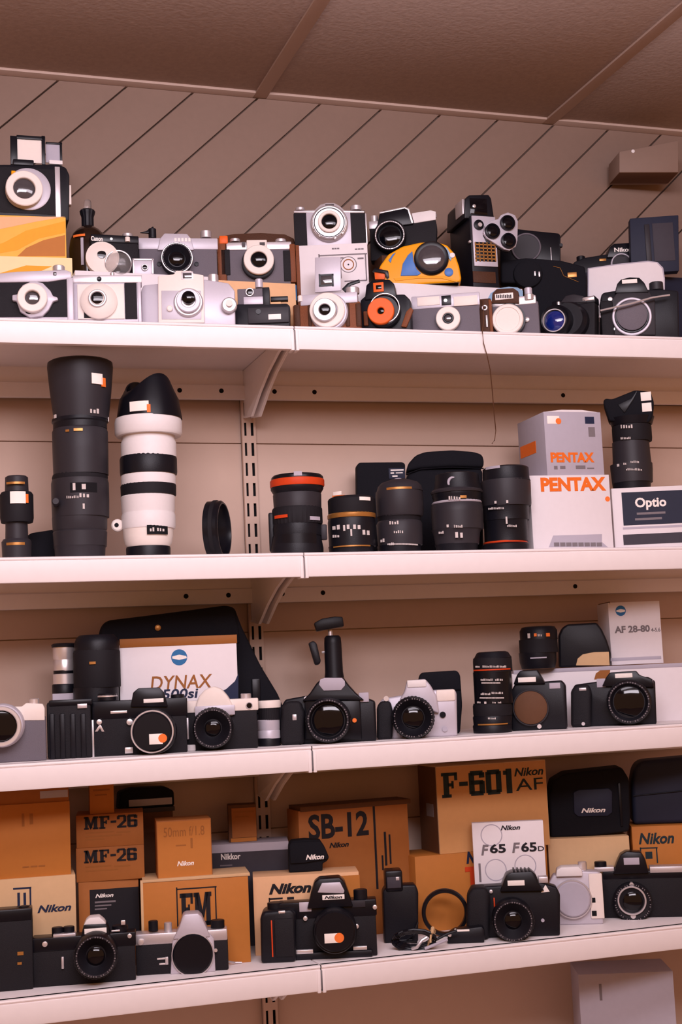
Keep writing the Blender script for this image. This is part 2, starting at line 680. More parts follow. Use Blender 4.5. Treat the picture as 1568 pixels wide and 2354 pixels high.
# ------------------------------------------------------------------ shelving
def shelf(k, side_, label):
    x0, x1 = (XL + .6, XJ - .0012) if side_ == 'left' else (XJ + .0012, XJ + 1.25)
    xc = (x0 + x1) / 2
    o = bpy.data.objects.new('metal_shelf', None)
    COL.objects.link(o)
    z = surf(k, xc)
    o.location = (xc, 0, z)
    o.rotation_euler = (0, -math.atan(TILT[k]), 0)
    o['label'] = label
    o['category'] = 'shelf'
    o['group'] = 'white metal shelf sections'
    h = (x1 - x0) / 2
    MB().box(-h, h, .004, DEP - .004, -.006, 0, .0008).build('deck', SHELF, o)
    mb = MB()
    # front lip: rolled top edge, groove, face, return
    pr = [(.012, 0), (.003, 0), (.0008, -.001), (0, -.003), (.0004, -.0045), (.0022, -.0052), (.0022, -.0064), (.0002, -.0072), (0, -.009),
          (0, -.036), (.001, -.038), (.012, -.038), (.012, -.0365), (.003, -.0365), (.003, -.006), (.012, -.006)]
    t = bmesh.new()
    A = [t.verts.new((-h, y, z_)) for y, z_ in pr]
    B = [t.verts.new((h, y, z_)) for y, z_ in pr]
    for i in range(len(pr)):
        j = (i + 1) % len(pr)
        t.faces.new((A[i], A[j], B[j], B[i]))
    t.faces.new(A)
    t.faces.new(B[::-1])
    bmesh.ops.recalc_face_normals(t, faces=t.faces)
    mb._merge(t)
    mb.build('front_lip', SHELF, o)
    e = h if side_ == 'left' else -h
    s_ = -1 if side_ == 'left' else 1
    MB().box(min(e, e + s_ * .0055), max(e, e + s_ * .0055), -.0012, .02, -.0405, -.007, .0012).build('end_cap', SHELF, o)
    # rear rail; small dark studs stand in for its holes
    MB().box(-h, h, DEP - .012, DEP - .004, -.060, -.034, .0015).build('rear_rail', SHELF, o)
    MB().box(-h, h, DEP - .005, DEP - .004, -.06, -.004).build('rear_flange', SHELF, o)
    for xb in ([h - .05, h - .125, h - .55] if side_ == 'left' else [-h + .045, -h + .12, -h + .62]):
        MB().lathe([(.0042, 0), (.0042, .001), (.003, .0016)], 14, 0, Matrix.Translation((xb, DEP - .0118, -.045)) @ ROTF).build('rail_hole', SLOT, o)
    # bracket carrying this section at the upright
    if k < 5:
        xo = XJ - xc
        zb = BR_Z
        pts = [(DEP, -.0065), (.014, -.0065), (.014, -.021), (DEP - .235, -.029), (DEP - .17, -.047), (DEP - .115, -.069), (DEP - .055, -.099), (DEP - .004, zb), (DEP, zb)]
        SWP = Matrix(((0, 1, 0, 0), (1, 0, 0, 0), (0, 0, 1, 0), (0, 0, 0, 1)))
        xa, xb = ((-.0085, -.0060), (.0030, .0055))[side_ == 'right']
        br = MB().prism([(y, z_) for y, z_ in pts], xo + xa, xo + xb, .0006, SWP).build('bracket', SHELF, o)
        rim = [(y, z_) for y, z_ in pts[2:8]] + [(y, z_ + .0022) for y, z_ in pts[2:8][::-1]]
        xr0 = xo + xa - .0025 if side_ == 'left' else xo + xb
        MB().prism(rim, xr0, xr0 + .0025, 0, SWP).build('bracket_rim', SHELF, br)
    return o


BR_Z = at(573, 962, DEP).z - surf(1, XJ)
NAMES = {1: 'topmost', 2: 'second', 3: 'third', 4: 'fourth'}
for k in (1, 2, 3, 4):
    for sd in ('left', 'right'):
        what = {1: 'crowded with silver and black old cameras', 2: 'carrying standing lenses', 3: 'carrying single-lens cameras', 4: 'in front of the tan cartons'}[k]
        shelf(k, sd, '%s white metal shelf section %s of the joint, %s' % (NAMES[k], sd, what))
shelf(5, 'left', 'lowest white metal shelf section left of the joint, below the frame')['label'] = 'bottom white metal shelf section left of the joint'
shelf(5, 'right', 'x')['label'] = 'bottom white metal shelf section right of the joint, under the pale carton'

# slotted upright
up = bpy.data.objects.new('slotted_upright', None)
COL.objects.link(up)
up.location = (XJ, DEP, GROOVE[5] - .1)
up['label'] = 'white slotted metal upright behind the shelf joints'
up['category'] = 'shelf upright'
ht = ztopS1 - (GROOVE[5] - .1)
cols = [-.0125, -.0085, -.0045, .0035, .0085, .0125]
zslot0 = at(577, 972, DEP).z - up.location.z
ph = .0362
mb = MB()
for i in range(5):
    a, b = cols[i], cols[i + 1]
    if i in (1, 3):
        z = zslot0 - 60 * ph
        prev = 0
        for q in range(-22, 8):
            zt = zslot0 - q * ph
            pass
        zs = sorted([zslot0 - q * ph for q in range(-14, 40)])
        cur = 0
        for z1 in zs:
            z0s = z1 - .0235
            if z0s <= 0 or z1 >= ht:
                continue
            mb.box(a, b, 0, .0025, cur, z0s)
            cur = z1
        mb.box(a, b, 0, .0025, cur, ht)
    else:
        mb.box(a, b, 0, .0025, 0, ht)
mb.build('slotted_face', PANEL, up, smooth=False)
MB().box(-.0125, .0125, .009, .0115, 0, ht).build('channel_back', SLOT, up)
MB().box(-.0125, -.011, .0026, .009, 0, ht).box(.011, .0125, .0026, .009, 0, ht).build('channel_side', PANEL, up)

# ------------------------------------------------------------------ shared camera pieces
def lens(t, cx, cy, r, ln, barrel=None, ringm=None, glass=None, gr=.52, name='lens_barrel', mid=None, rim=None, deep=.3):
    """camera lens: barrel with sub-parts focus ring, front ring, front element"""
    barrel = barrel or BLK
    b = t.disc(name, barrel, cx, cy, [(r * .86, -2), (r * .86, ln * .1), (r * .96, ln * .14), (r * .96, ln * .9), (r * .9, ln), (r * .82, ln), (r * gr * 1.06, ln * (1 - deep)), (0, ln * (1 - deep))])
    t.ring('focus_ring', mid or RUB, cx, cy, r * .95, r, ln * .3, ln * .66, up=b, knurl=.025, n=72)
    t.ring('front_ring', rim or BLK2, cx, cy, r * .82, r * .9, ln * .96, ln * 1.03, up=b)
    if ringm:
        t.ring('chrome_ring', ringm, cx, cy, r * .9, r * .985, ln * .86, ln * .97, up=b)
    # grey lettering-like ticks round the front rim, standing in for its faint glints
    x, z = t.sp.L(cx, cy, ln)
    mb = MB()
    rr = t.sp.R(r * .865, ln)
    hh = t.sp.R(r * .03, ln)
    for i in range(48):
        if i % 8 in (0, 5):
            continue
        for base in (0,):
            a = math.radians(base + i * 7.5)
            mb.box(-hh * .7, hh * .7, -ln * .00103 - .0003, -ln * .00103 + .0004, -hh, hh, 0, Matrix.Translation((x + rr * math.cos(a), 0, z + rr * math.sin(a))) @ Matrix.Rotation(math.pi / 2 - a, 4, 'Y'))
    mb.build('rim_lettering_glints', PGRY, b)
    g = r * gr
    t.disc('front_element', glass or LGLASS, cx, cy, [(g, ln * (1 - deep) - .5), (g, ln * (1 - deep) + .3), (g * .75, ln * (1 - deep) + 2.2), (g * .4, ln * (1 - deep) + 3.2), (0, ln * (1 - deep) + 3.6)], up=b)
    return b


def sticker(t, x0, y0, x1, y1, d, orange=None, up=None):
    s = t.box('price_sticker', STK, x0, y0, x1, y1, d - .1, d + .3, .1, up=up)
    s['label'] = 'white price sticker'
    if orange:
        t.disc('orange_dot', STO, orange[0], orange[1], [(orange[2], d - .1), (orange[2], d + .4), (0, d + .4)], up=s)
    return s


def carton(name, label, cat, sp, M, x0, y0, x1, depth, group=None, y1=None, bev=.8, flap=None):
    t = Thing(name, label, cat, sp, group)
    t.box('carton_body', M, x0, y0, x1, y1, -depth, 0, bev)
    if flap:
        a, b, z0, z1 = t.rect(x0, y0, x1, y1, 0)
        MB().box(a + .002, b - .002, .001, depth / 1000 - .002, z1 - .0004, z1 + .0008, .0004).build('lid_flap', flap, t.o)
    return t


PX = dict(bold=.03)
IT = dict(bold=.03, shear=.3)

# ================================================================== TOP SHELF
# risers (white cartons lying behind the front row)
R1Y = .125
sp = Spot(1, 335, R1Y + .001, align=True)
ra = carton('white_carton', 'long flat white carton behind the front row at the left, carrying the grey camera', 'carton', sp, WHC, 174, 629, 497, 120)
RA = sp.top(330, 629)
sp = Spot(1, 590, R1Y, align=True)
rb = carton('white_carton', 'flat pinkish white carton with a blue stripe, under the camera in the brown leather case', 'carton', sp, PEACH, 502, 648, 682, 120)
rb.box('blue_stripe', PBLU, 696 - 16, 655, 682, 690, -.2, .4, 0)
RB = sp.top(590, 648)
sp = Spot(1, 1060, .122, align=True)
rc = carton('white_carton', 'flat white carton with a pale blue arc, under the yellow camera and the film camera', 'carton', sp, WHC, 908, 657, 1205, 110)
RC = sp.top(1060, 657)
rc.poly('printed_arc', LBLU, [(1120, 690), (1128, 674), (1145, 663), (1170, 659), (1190, 661), (1202, 668), (1203, 692), (1194, 692), (1190, 677), (1178, 670), (1160, 668), (1145, 674), (1136, 690)], -.2, .4, 0)
sp = Spot(1, 928, .13, align=True)
rd = carton('brown_carton', 'small dark brown carton behind the yellow camera, under the black chrome-trimmed reflex', 'carton', Spot(1, 935, .19, align=True, z=RC), DTAN, 880, 590, 1000, 40)
RD = rd.sp.top(935, 590)
sp = Spot(1, 1430, .185, align=True)
re_ = carton('black_carton', 'black carton behind the pale card box at the right end of the top shelf', 'carton', sp, NAVC, 1322, 632, 1580, 105)
RE = sp.top(1400, 632)

# --- yellow cartons and box camera at the left end
sp = Spot(1, 80, .13, turn=2)
t = carton('pale_yellow_carton', 'pale yellow carton at the left end of the top shelf, lower of the two stacked', 'carton', sp, CRMC, -40, 590, 168, 110)
t.poly('yellow_stripe', YELS, [(-40, 680), (-40, 640), (60, 610), (120, 612), (30, 650)], -.2, .3, 0)
Z1 = sp.top(70, 590)
sp = Spot(1, 70, .135, turn=2, z=Z1)
t = carton('golden_carton', 'golden yellow carton with wavy bands, under the box camera', 'carton', sp, YELC, -40, 496, 152, 100)
t.poly('wavy_band', YELS, [(-40, 575), (10, 557), (60, 530), (150, 508), (150, 535), (90, 548), (40, 575), (-40, 589)], -.2, .3, 0)
t.poly('lower_band', GOLDC, [(40, 589), (60, 570), (100, 552), (150, 540), (150, 589)], -.2, .3, 0)
t.poly('upper_band', PEACH, [(-40, 498), (150, 498), (80, 510), (-40, 535)], -.2, .3, 0)
Z2 = sp.top(70, 496)
sp = Spot(1, 60, .150, turn=4, z=Z2)
t = Thing('box_camera', 'black box camera with a raised square sports finder, on the golden carton', 'camera', sp)
t.poly('body', BLK, [(-40, None), (-40, 395), (-30, 378), (135, 377), (152, 385), (160, 402), (159, None)], -70, 0, 2.5)
t.box('leather_front', LTH, -38, 385, 126, 490, -1, .8, .5)
t.box('silver_strip', SIL, 127, 383, 139, None, -1, 2.5, .8)
t.box('side_latch', CRM, 157, 425, 164, 470, -20, -6, .8)
b = t.disc('lens_mount', SIL2, 66, 434, [(50, 0), (50, 4), (46, 5), (0, 5)])
t.ring('lens_ring', CRM, 56, 432, 25, 42, 3, 20, up=b)
t.disc('front_element', GGLASS, 54, 430, [(26, 4), (26, 12), (14, 15), (0, 16)], up=b)
t.box('focus_tab', YEL, 26, 392, 36, 410, 6, 12, 1, up=b)
t.box('top_housing', BLK2, 30, 366, 78, 380, -40, 2, 1.5)
f = t.boxes('sports_finder', BLK2, [(38, 312, 104, 320), (96, 312, 104, 378), (24, 312, 40, 378)], -14, -10, .5)
t.box('finder_window', CRM, 40, 319, 97, 374, -14.5, -13.5, 0, up=f)
f = t.boxes('small_finder', BLK2, [(105, 327, 143, 331), (138, 327, 143, 378)], -30, -27, .4)
t.box('finder_glass', GRC, 105, 330, 139, 374, -31, -30, 0, up=f)
t.box('finder_shoe', WHT, 113, 368, 144, 377, -32, -6, .8)

# --- bottle
sp = Spot(1, 205, .255, z=RA + .0)
sp = Spot(1, 205, .205, z=RA)
t = Thing('dark_bottle', 'dark brown round-shouldered bottle with ribbed black neck and clear stopper', 'bottle', sp)
t.turn('bottle_body', AMBER, 203, [(None, 42), (618, 44), (575, 45), (555, 42), (540, 36), (530, 27), (524, 18), (522, 15)])
t.turn('neck_cap', BLK, 201, [(524, 14), (500, 14), (492, 17), (486, 18), (483, 15)], knurl=.08, n=28)
t.turn('stopper', CLEAR, 201, [(483, 9), (466, 9), (461, 7)])
t.marks('label_line', STO, [(170, 551, 196, 556)], 203, 44)
t.marks('white_strip', GRC, [(187, 560, 193, 622)], 203, 45)

# --- small black compact with pale reflector lens
sp = Spot(1, 268, .150, turn=8, z=RA)
t = Thing('compact_camera', 'small black compact camera with a white nameplate and a wide pale round lens', 'camera', sp)
t.box('body', LTH, 210, 541, 318, None, -26, 0, 2)
t.box('top_plate', BLK2, 209, 540, 319, 558, -27, 1.5, 1.5)
t.text('nameplate', PWHT, [('Canon', 209, 543, 236, 554, PX)], 2)
t.disc('window', CHR, 256, 549, [(3, 1), (3, 2.2), (0, 2.2)])
t.knob('rewind_knob', SIL, 293, 12, 538, 545, -12)
t.knob('rewind_stem', CRM, 293, 6, 545, 556, 3)
b = t.disc('lens_dish', CRM, 236, 592, [(36, 0), (38, 10), (38, 17), (34, 18), (14, 12), (0, 12)])
t.disc('lens_opening', LGLASS, 234, 584, [(10, 12.2), (10, 13), (0, 14)], up=b)

sp = Spot(1, 271, .108, z=None)
sp = Spot(1, 271, .135, z=RA)
t = Thing('clear_lens_dome', 'clear plastic dome leaning in front of the small black compact camera', 'lens cover', sp)
b = t.disc('dome', CLEAR, 272, 604, [(30, 0), (30, 3), (26, 8), (16, 13), (6, 15), (0, 15.3)])
t.ring('rim', SIL, 272, 604, 27, 31, -.5, 2.5, up=b)
t.disc('inner_knob', AMBER, 271, 620, [(6, 3), (6, 6), (0, 7)], up=b)

sp = Spot(1, 330, .135, turn=3, z=RA)
t = Thing('small_silver_camera', 'tiny square silver camera between the clear dome and the grey camera', 'camera', sp)
t.box('body', SIL2, 305, 594, 353, None, -9, 0, 1)
t.boxes('frame', SIL, [(305, 594, 353, 598), (305, 594, 309, 629), (349, 594, 353, 629)], -1, 2, .4)
t.disc('lens', LGLASS, 333, 614, [(5, 0), (5, 3), (0, 4)])
t.ring('lens_ring', SIL, 333, 614, 5, 8, 0, 4)

# --- grey SLR
sp = Spot(1, 410, .165, turn=3, z=RA)
t = Thing('grey_slr_camera', 'grey single-lens reflex with a black lens, behind the silver cameras', 'camera', sp)
t.box('body', GLTH, 320, 566, 500, None, -28, 0, 3)
t.box('top_plate', SIL2, 318, 547, 501, 573, -29, 1, 1.5)
t.poly('prism', SIL2, [(362, 575), (368, 548), (378, 536), (430, 537), (440, 549), (446, 575)], -26, 5, 1.5)
t.boxes('nameplate', PWHT, [(401 + 8 * i, 547, 406 + 8 * i, 555) for i in range(5)], 5, 5.6)
lens(t, 407, 592, 37, 24, ringm=CHR, gr=.5)
t.knob('wind_lever', BLK, 350, 9, 526, 548, -10)
t.poly('flash_shoe', BLK2, [(322, 534), (336, 531), (352, 520), (356, 529), (352, 536)], -14, -8, .5)
t.knob('shutter_dial', SIL, 473, 13, 532, 548, -12)
t.box('corner_strip', BLK2, 313, 558, 320, None, -20, .5, .6)
for cx in (366, 452):
    t.disc('screw', BLK, cx, 606, [(5, 0), (5, 3), (0, 3.5)])

# --- camera in a brown leather case
sp = Spot(1, 592, .165, turn=2, z=RB)
t = Thing('cased_camera', 'silver folding-era camera sitting in its opened brown leather case', 'camera', sp)
t.poly('case_back', DTAN, [(500, None), (499, 560), (505, 543), (540, 537), (600, 535), (655, 538), (676, 548), (680, 570), (680, None)], -40, -30, 2)
t.each('case_side', TAN, [(500, 546, 520, 649), (666, 560, 680, 649)], -34, 2, 2)
t.box('case_corner', ORG, 504, 541, 524, 560, -30, 3, 2)
t.box('body', GLTH, 521, 566, 668, None, -28, 0, 2)
t.box('top_plate', SIL, 520, 556, 670, 574, -28, 1.5, 1.5)
t.each('leather_end', LTH, [(508, 573, 529, 632), (652, 575, 669, 646)], -20, 2, 1)
t.box('viewfinder_housing', CRM, 567, 551, 614, 580, -20, 6, 1.5)
t.boxes('viewfinder_window', GGLASS, [(597, 557, 609, 564), (556, 556, 564, 566)], 1, 6.8)
t.knob('wind_knob', SIL, 540, 12, 550, 557, -12)
t.knob('film_counter', SIL, 645, 13, 551, 558, -12)
b = t.disc('shutter_housing', BLK, 594, 602, [(38, 0), (38, 12), (34, 13), (0, 13)])
t.ring('shutter_ring', CRM, 595, 596, 19, 35, 10, 22, up=b)
t.ring('aperture_ring', BLK2, 595, 600, 27, 34, 8, 16, up=b)
t.disc('front_element', LGLASS, 596, 593, [(18, 12), (18, 16), (10, 18), (0, 19)], up=b)

# --- printed white camera box and silver camera on it
sp = Spot(1, 772, .13, turn=0)
t = carton('printed_camera_box', 'white carton printed with a drawing of a camera front, under the silver lens camera', 'carton', sp, WHC, 692, 561, 850, 75)
t.boxes('drawn_outline', PGRY, [(733, 584, 844, 587), (733, 584, 736, 640), (840, 584, 843, 645), (792, 644, 843, 647), (735, 598, 743, 606), (822, 592, 836, 596), (752, 592, 790, 595), (782, 604, 785, 640)], -.2, .3)
t.ring('drawn_lens', PGRY, 801, 608, 17, 20, -.2, .3)
t.ring('drawn_lens_inner', PBRN, 801, 608, 10, 14, -.2, .35)
t.ring('drawn_dial', PGRY, 764, 609, 9, 11, -.2, .3)
t.disc('drawn_dot', PBLK, 764, 609, [(2.5, 0), (2.5, .4), (0, .4)])
t.disc('drawn_lens_dot', PBLK, 801, 608, [(2, 0), (2, .4), (0, .4)])
t.text('lettering', PGRY, [('CAM', 763, 568, 780, 576, PX), ('PIC', 816, 569, 836, 576, PX)][:0] or [('---', 763, 570, 780, 573), ('---', 816, 571, 836, 574)], .3)
t.box('brown_edge', TAN, 684, 563, 692, None, -70, -1, .5)
ZB = sp.top(772, 561)
sp = Spot(1, 757, .138, turn=1, z=ZB)
t = Thing('silver_viewfinder_camera', 'silver-faced camera with black leather ends, on top of the printed white box', 'camera', sp)
t.box('body', LTH, 676, 486, 841, None, -34, 0, 2)
t.box('front_plate', SIL2, 705, 486, 807, None, -1, 2, .8)
t.poly('top_plate', SIL, [(675, 489), (675, 484), (724, 482), (736, 470), (750, 466), (768, 466), (780, 472), (792, 483), (838, 484), (838, 489)], -32, 2.5, 1.2)
t.box('viewfinder_window', GGLASS, 748, 469, 768, 478, 2, 3)
t.knob('wind_knob', SIL, 818, 13, 474, 485, -14)
t.knob('rewind_knob', SIL, 690, 11, 478, 485, -14)
t.box('edge_strip', SIL, 836, 490, 844, None, -24, -2, .8)
b = t.disc('shutter_housing', SIL, 757, 512, [(43, 2), (43, 10), (40, 12), (0, 12)])
t.ring('shutter_ring', CHR, 757, 510, 22, 39, 11, 19, up=b)
t.ring('black_scale', PBLK, 757, 511, 33, 36, 11, 19.4, up=b)
t.ring('lens_rim', CRM, 757, 508, 18, 26, 17, 25, up=b)
t.disc('front_element', LGLASS, 757, 508, [(19, 15), (19, 18), (10, 20), (0, 21)], up=b)
for a in (-2.5, -1.9, -.9, -.3):
    t.disc('shutter_stud', CHR, 757 + 36 * math.cos(a + 3.1), 514 + 34 * abs(math.sin(a)) * .98, [(3.4, 12), (3.4, 17), (0, 18)], up=b)

# --- black SLR tilted back, half behind the yellow camera
sp = Spot(1, 925, .203, turn=-2, z=RD)
t = Thing('black_slr_camera', 'black single-lens reflex with chrome trim, sunk behind the yellow camera', 'camera', sp)
t.poly('body', LTH, [(852, None), (850, 528), (870, 515), (1000, 500), (1005, 520), (1003, None)], -28, 0, 2.5)
t.poly('prism', BLK2, [(866, 525), (872, 492), (880, 484), (930, 476), (942, 482), (950, 515)], -26, 6, 1.5)
t.poly('prism_edge', CHR, [(872, 487), (931, 475), (941, 480), (950, 512), (946, 513), (937, 482), (930, 479), (873, 491)], -20, 7, .4)
t.poly('top_plate', WHT, [(946, 490), (990, 483), (1002, 486), (1002, 505), (952, 513)], -24, 1.5, 1.2)
t.knob('wind_knob', CHR, 860, 9, 497, 514, -12)
t.box('left_plate', SIL, 848, 508, 872, 526, -22, 1.5, 1)
lens(t, 896, 540, 38, 24, rim=CHR, gr=.66)
t.knob('strap_lug', CHR, 1000, 4, 492, 500, -10)

# --- yellow compact
sp = Spot(1, 965, .130, turn=2, z=RC)
t = Thing('yellow_compact_camera', 'bright yellow rounded waterproof compact with blue panels and a big dark lens window', 'camera', sp)
OUT = [(866, None), (863, 642), (874, 610), (893, 584), (925, 566), (965, 557), (1002, 555), (1028, 563), (1046, 583), (1056, 612), (1061, 640), (1059, None)]
t.poly('body', YEL, OUT, -40, 6, 9, seg=4)
t.poly('base_strip', BLK, [(900, None), (900, 654), (1056, 656), (1056, None)], -30, 4, .6)
t.poly('blue_panel', BLU, [(921, 634), (926, 606), (938, 586), (948, 577), (951, 600), (958, 618), (968, 628), (960, 633)], -1, 8, .8)
t.poly('blue_strip', BLU, [(893, 598), (903, 584), (910, 580), (902, 592), (898, 604)], -1, 7.5, .5)
t.poly('pale_blue_strip', LBLU, [(1014, 563), (1028, 570), (1040, 590), (1036, 600), (1024, 580)], -1, 8, .5)
t.disc('blue_button', BLU, 1032, 625, [(10, 0), (10, 8), (7, 9), (0, 9)])
t.disc('white_stud', WHT, 1040, 586, [(6, 0), (6, 9), (0, 10)])
b = t.disc('lens_window', BLK2, 992, 592, [(40, 0), (40, 10), (37, 13), (33, 12), (0, 12)])
t.disc('front_element', GGLASS, 992, 592, [(32, 11), (30, 12.6), (18, 15), (0, 16)], up=b)
t.poly('lower_crease', YELS, [(905, 640), (960, 634), (1020, 634), (1055, 646), (1050, 650), (1015, 640), (960, 640), (910, 646)], -1, 7.2, .4)

# --- 8 mm film camera
sp = Spot(1, 1113, .140, turn=24, z=RC)
t = Thing('film_movie_camera', 'tall black film movie camera with a silver three-lens turret on its front', 'movie camera', sp)
t.box('body', BLK, 1084, 498, 1144, None, -95, 0, 2)
t.box('leather_side', LTH, 1083.6, 512, 1086, 640, -88, -6, .4)
t.poly('viewfinder_hood', BLK, [(1068, 502), (1070, 458), (1078, 448), (1124, 447), (1130, 456), (1137, 502)], -90, -2, 2.5)
t.box('viewfinder_glass', LGLASS, 1081, 456, 1120, 493, -3, -1, .6)
t.disc('viewfinder_lens', CHR, 1091, 473, [(4, -2), (4, .5), (0, 1.5)])
t.box('side_bar', SIL, 1063, 458, 1069, 492, -40, -6, .5)
t.box('front_plate', SIL2, 1088, 497, 1142, 612, -1, 3, 1)
t.disc('exposure_dial', BLK2, 1102, 516, [(12, 2), (12, 6), (7, 7), (0, 7)])
t.disc('dial_centre', CHR, 1104, 516, [(5, 6), (5, 9), (0, 9)])
tr = t.poly('lens_turret', SIL2, [(1112, 535), (1116, 518), (1128, 508), (1146, 503), (1152, 494), (1168, 488), (1184, 494), (1191, 508), (1190, 552), (1186, 567), (1172, 576), (1160, 573), (1120, 548)], 3, 9, 1)
for cx, cy in ((1134, 530), (1169, 511), (1171, 552)):
    t.disc('turret_lens', BLK2, cx, cy, [(18, 8), (18, 15), (15, 16), (13, 13), (0, 13)], up=tr)
    t.disc('front_element', LGLASS, cx, cy, [(13, 12.5), (12, 14), (0, 16)], up=tr)
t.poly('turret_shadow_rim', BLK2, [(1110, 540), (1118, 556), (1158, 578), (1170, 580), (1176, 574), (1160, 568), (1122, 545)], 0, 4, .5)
t.box('grille_backing', BLK2, 1093, 557, 1139, 601, 2, 3.4)
t.boxes('grille_bars', GOLD, [(1093, 561 + 8 * i, 1139, 564 + 8 * i) for i in range(5)] + [(1093 + 9 * i, 557, 1095 + 9 * i, 601) for i in range(6)], 3.2, 4.6)
t.box('lower_panel', DTAN, 1088, 624, 1140, 650, -1, 1.5, .8)
t.disc('side_stud', CHR, 1081, 555, [(3, -2), (3, 3), (0, 3)])

# --- dark pair behind the film camera
sp = Spot(1, 1240, .225, turn=4, z=RE)
t = Thing('folded_slr_camera', 'black camera showing a large round lens mount, partly hidden by the turret lenses', 'camera', sp)
t.poly('body', BLK2, [(1150, None), (1150, 535), (1190, 526), (1225, 530), (1285, 536), (1289, 542), (1289, None)], -32, 0, 2)
t.ring('mount_ring', GLTH, 1210, 568, 30, 34, 0, 6)
t.disc('mount_cap', BAR, 1210, 568, [(30, 0), (30, 4), (0, 4)])
t.box('chrome_line', SIL, 1266, 568, 1268, 600, 0, 1.5)
t.disc('strap_stud', BLK, 1290, 563, [(4, -10), (4, 0), (0, 0)])
sp = Spot(1, 1240, .168, turn=4)
t = Thing('black_camera_bag', 'black padded camera case with a brass tag, between film camera and pale card box', 'camera case', sp)
t.poly('body', DIM, [(1226, None), (1224, 650), (1152, 650), (1152, 600), (1210, 592), (1290, 598), (1345, 612), (1349, 640), (1348, None)], -30, 0, 4, seg=3)
t.disc('round_pocket', DIM, 1214, 628, [(34, 0), (32, 6), (26, 8), (0, 8)])
t.boxes('buckle', SIL, [(1228, 623, 1232, 634), (1238, 624, 1242, 636)], 6, 10, .5)
t.box('brass_tag', GOLD, 1305, 626, 1326, 637, -.5, 1.2, .3)
t.rod('stitched_seam', GOLD, [(1272, 612, 1), (1288, 616, 1), (1296, 634, 1), (1330, 648, 1)], .5)

# --- right end, back row
sp = Spot(1, 1430, .205, turn=14, z=RE)
t = Thing('black_slr_camera', 'black single-lens reflex with white prism lettering, behind the pale card box', 'camera', sp)
t.poly('body', BLK, [(1315, None), (1320, 602), (1345, 592), (1395, 584), (1500, 580), (1510, None)], -30, 0, 2)
t.poly('prism', BLK2, [(1396, 592), (1402, 568), (1412, 560), (1460, 557), (1472, 565), (1482, 590)], -28, 6, 1.5)
t.text('nameplate', PWHT, [('Nikon', 1412, 569, 1453, 579, PX)], 6.2)
t.ring('lens_mount', SIL2, 1430, 606, 22, 25, 0, 8)
t.disc('mount_cap', BAR, 1430, 606, [(22, 0), (22, 6), (0, 6)])
t.box('badge', GOLD, 1378, 594, 1394, 600, -.5, 1)
t.knob('dial', BLK, 1335, 10, 590, 600, -12)
sp = Spot(1, 1500, .160, turn=10)
sp.loc.z = RE
t = Thing('dark_box', 'tall dark blue-grey box at the right end of the top shelf', 'box', sp)
t.poly('body', NAVC, [(1451, None), (1448, 502), (1560, 494), (1562, None)], -22, 0, 1.5)
t.box('front_ridge', BAR, 1484, 515, 1496, 600, -1, 2, 1)
t.box('front_panel', DGC, 1502, 512, 1550, 600, -1, 1, .6)
sp = Spot(1, 1440, .120, turn=6)
t = Thing('pale_card_box', 'plain pale grey card box with one rounded corner, behind the capped camera', 'box', sp)
t.poly('carton_body', GRC, [(1350, None), (1351, 616), (1420, 606), (1490, 599), (1512, 602), (1525, 615), (1529, 640), (1530, None)], -32, 0, 1)
t.poly('front_face', WHC, [(1353, 740), (1354, 618), (1420, 609), (1490, 602), (1510, 604), (1522, 617), (1526, 640), (1526, 740)], -.5, .6, .3)

# --- pale box fixed on the wall
sp = Spot(1, 1480, .222, turn=20, z=at(1480, 400, .23).z)
t = Thing('wall_box', 'pale casing fixed to the boarded wall near the upper right corner', 'wall fixture', sp)
t.poly('casing', PLANK, [(1424, None), (1424, 348), (1470, 340), (1560, 322), (1560, None)], -70, 0, 2)
t.box('casing_shade_strip', DBRC, 1424, 397, 1560, None, -60, 1, .5)  # dark brown strip coloured as the shading under the casing
t.disc('fixing_screw', WHT, 1456, 347, [(4, -.5), (4, 2), (0, 3)])

# ================================================================== TOP SHELF, FRONT ROW
FY = .062
sp = Spot(1, 80, FY, turn=-3)
t = Thing('silver_folding_camera', 'silver camera with a spiky round shutter ring at the far left of the top shelf', 'camera', sp, 'silver cameras along the top shelf')
t.poly('body', LTH, [(-60, None), (-60, 640), (160, 636), (162, None)], -30, 0, 2)
t.poly('top_plate', SIL2, [(-60, 650), (-58, 634), (40, 624), (150, 620), (164, 625), (164, 640), (110, 648)], -30, 2, 1.5)
t.box('end_strip', SIL2, 154, 638, 169, None, -22, 3, 1.5)
t.box('base_plate', SIL2, -60, 729, 165, None, -26, 2, .8)
t.knob('wind_knob', SIL, 135, 14, 612, 624, -14)
t.box('rangefinder_window', GGLASS, 122, 625, 130, 633, 1, 3)
b = t.poly('shutter_housing', SIL2, [(28, 690), (28, 678), (40, 676), (52, 655), (75, 645), (98, 650), (116, 668), (122, 680), (132, 683), (134, 689), (122, 693), (112, 712), (98, 726), (70, 730), (46, 716), (38, 692)], 0, 9, 1.5)
t.ring('lens_ring', CRM, 74, 683, 17, 34, 8, 20, up=b)
t.disc('front_element', GGLASS, 73, 682, [(18, 8), (16, 11), (0, 14)], up=b)
t.disc('lower_cutout', BLK, 66, 714, [(8, 8), (8, 9.6), (0, 9.6)], up=b)

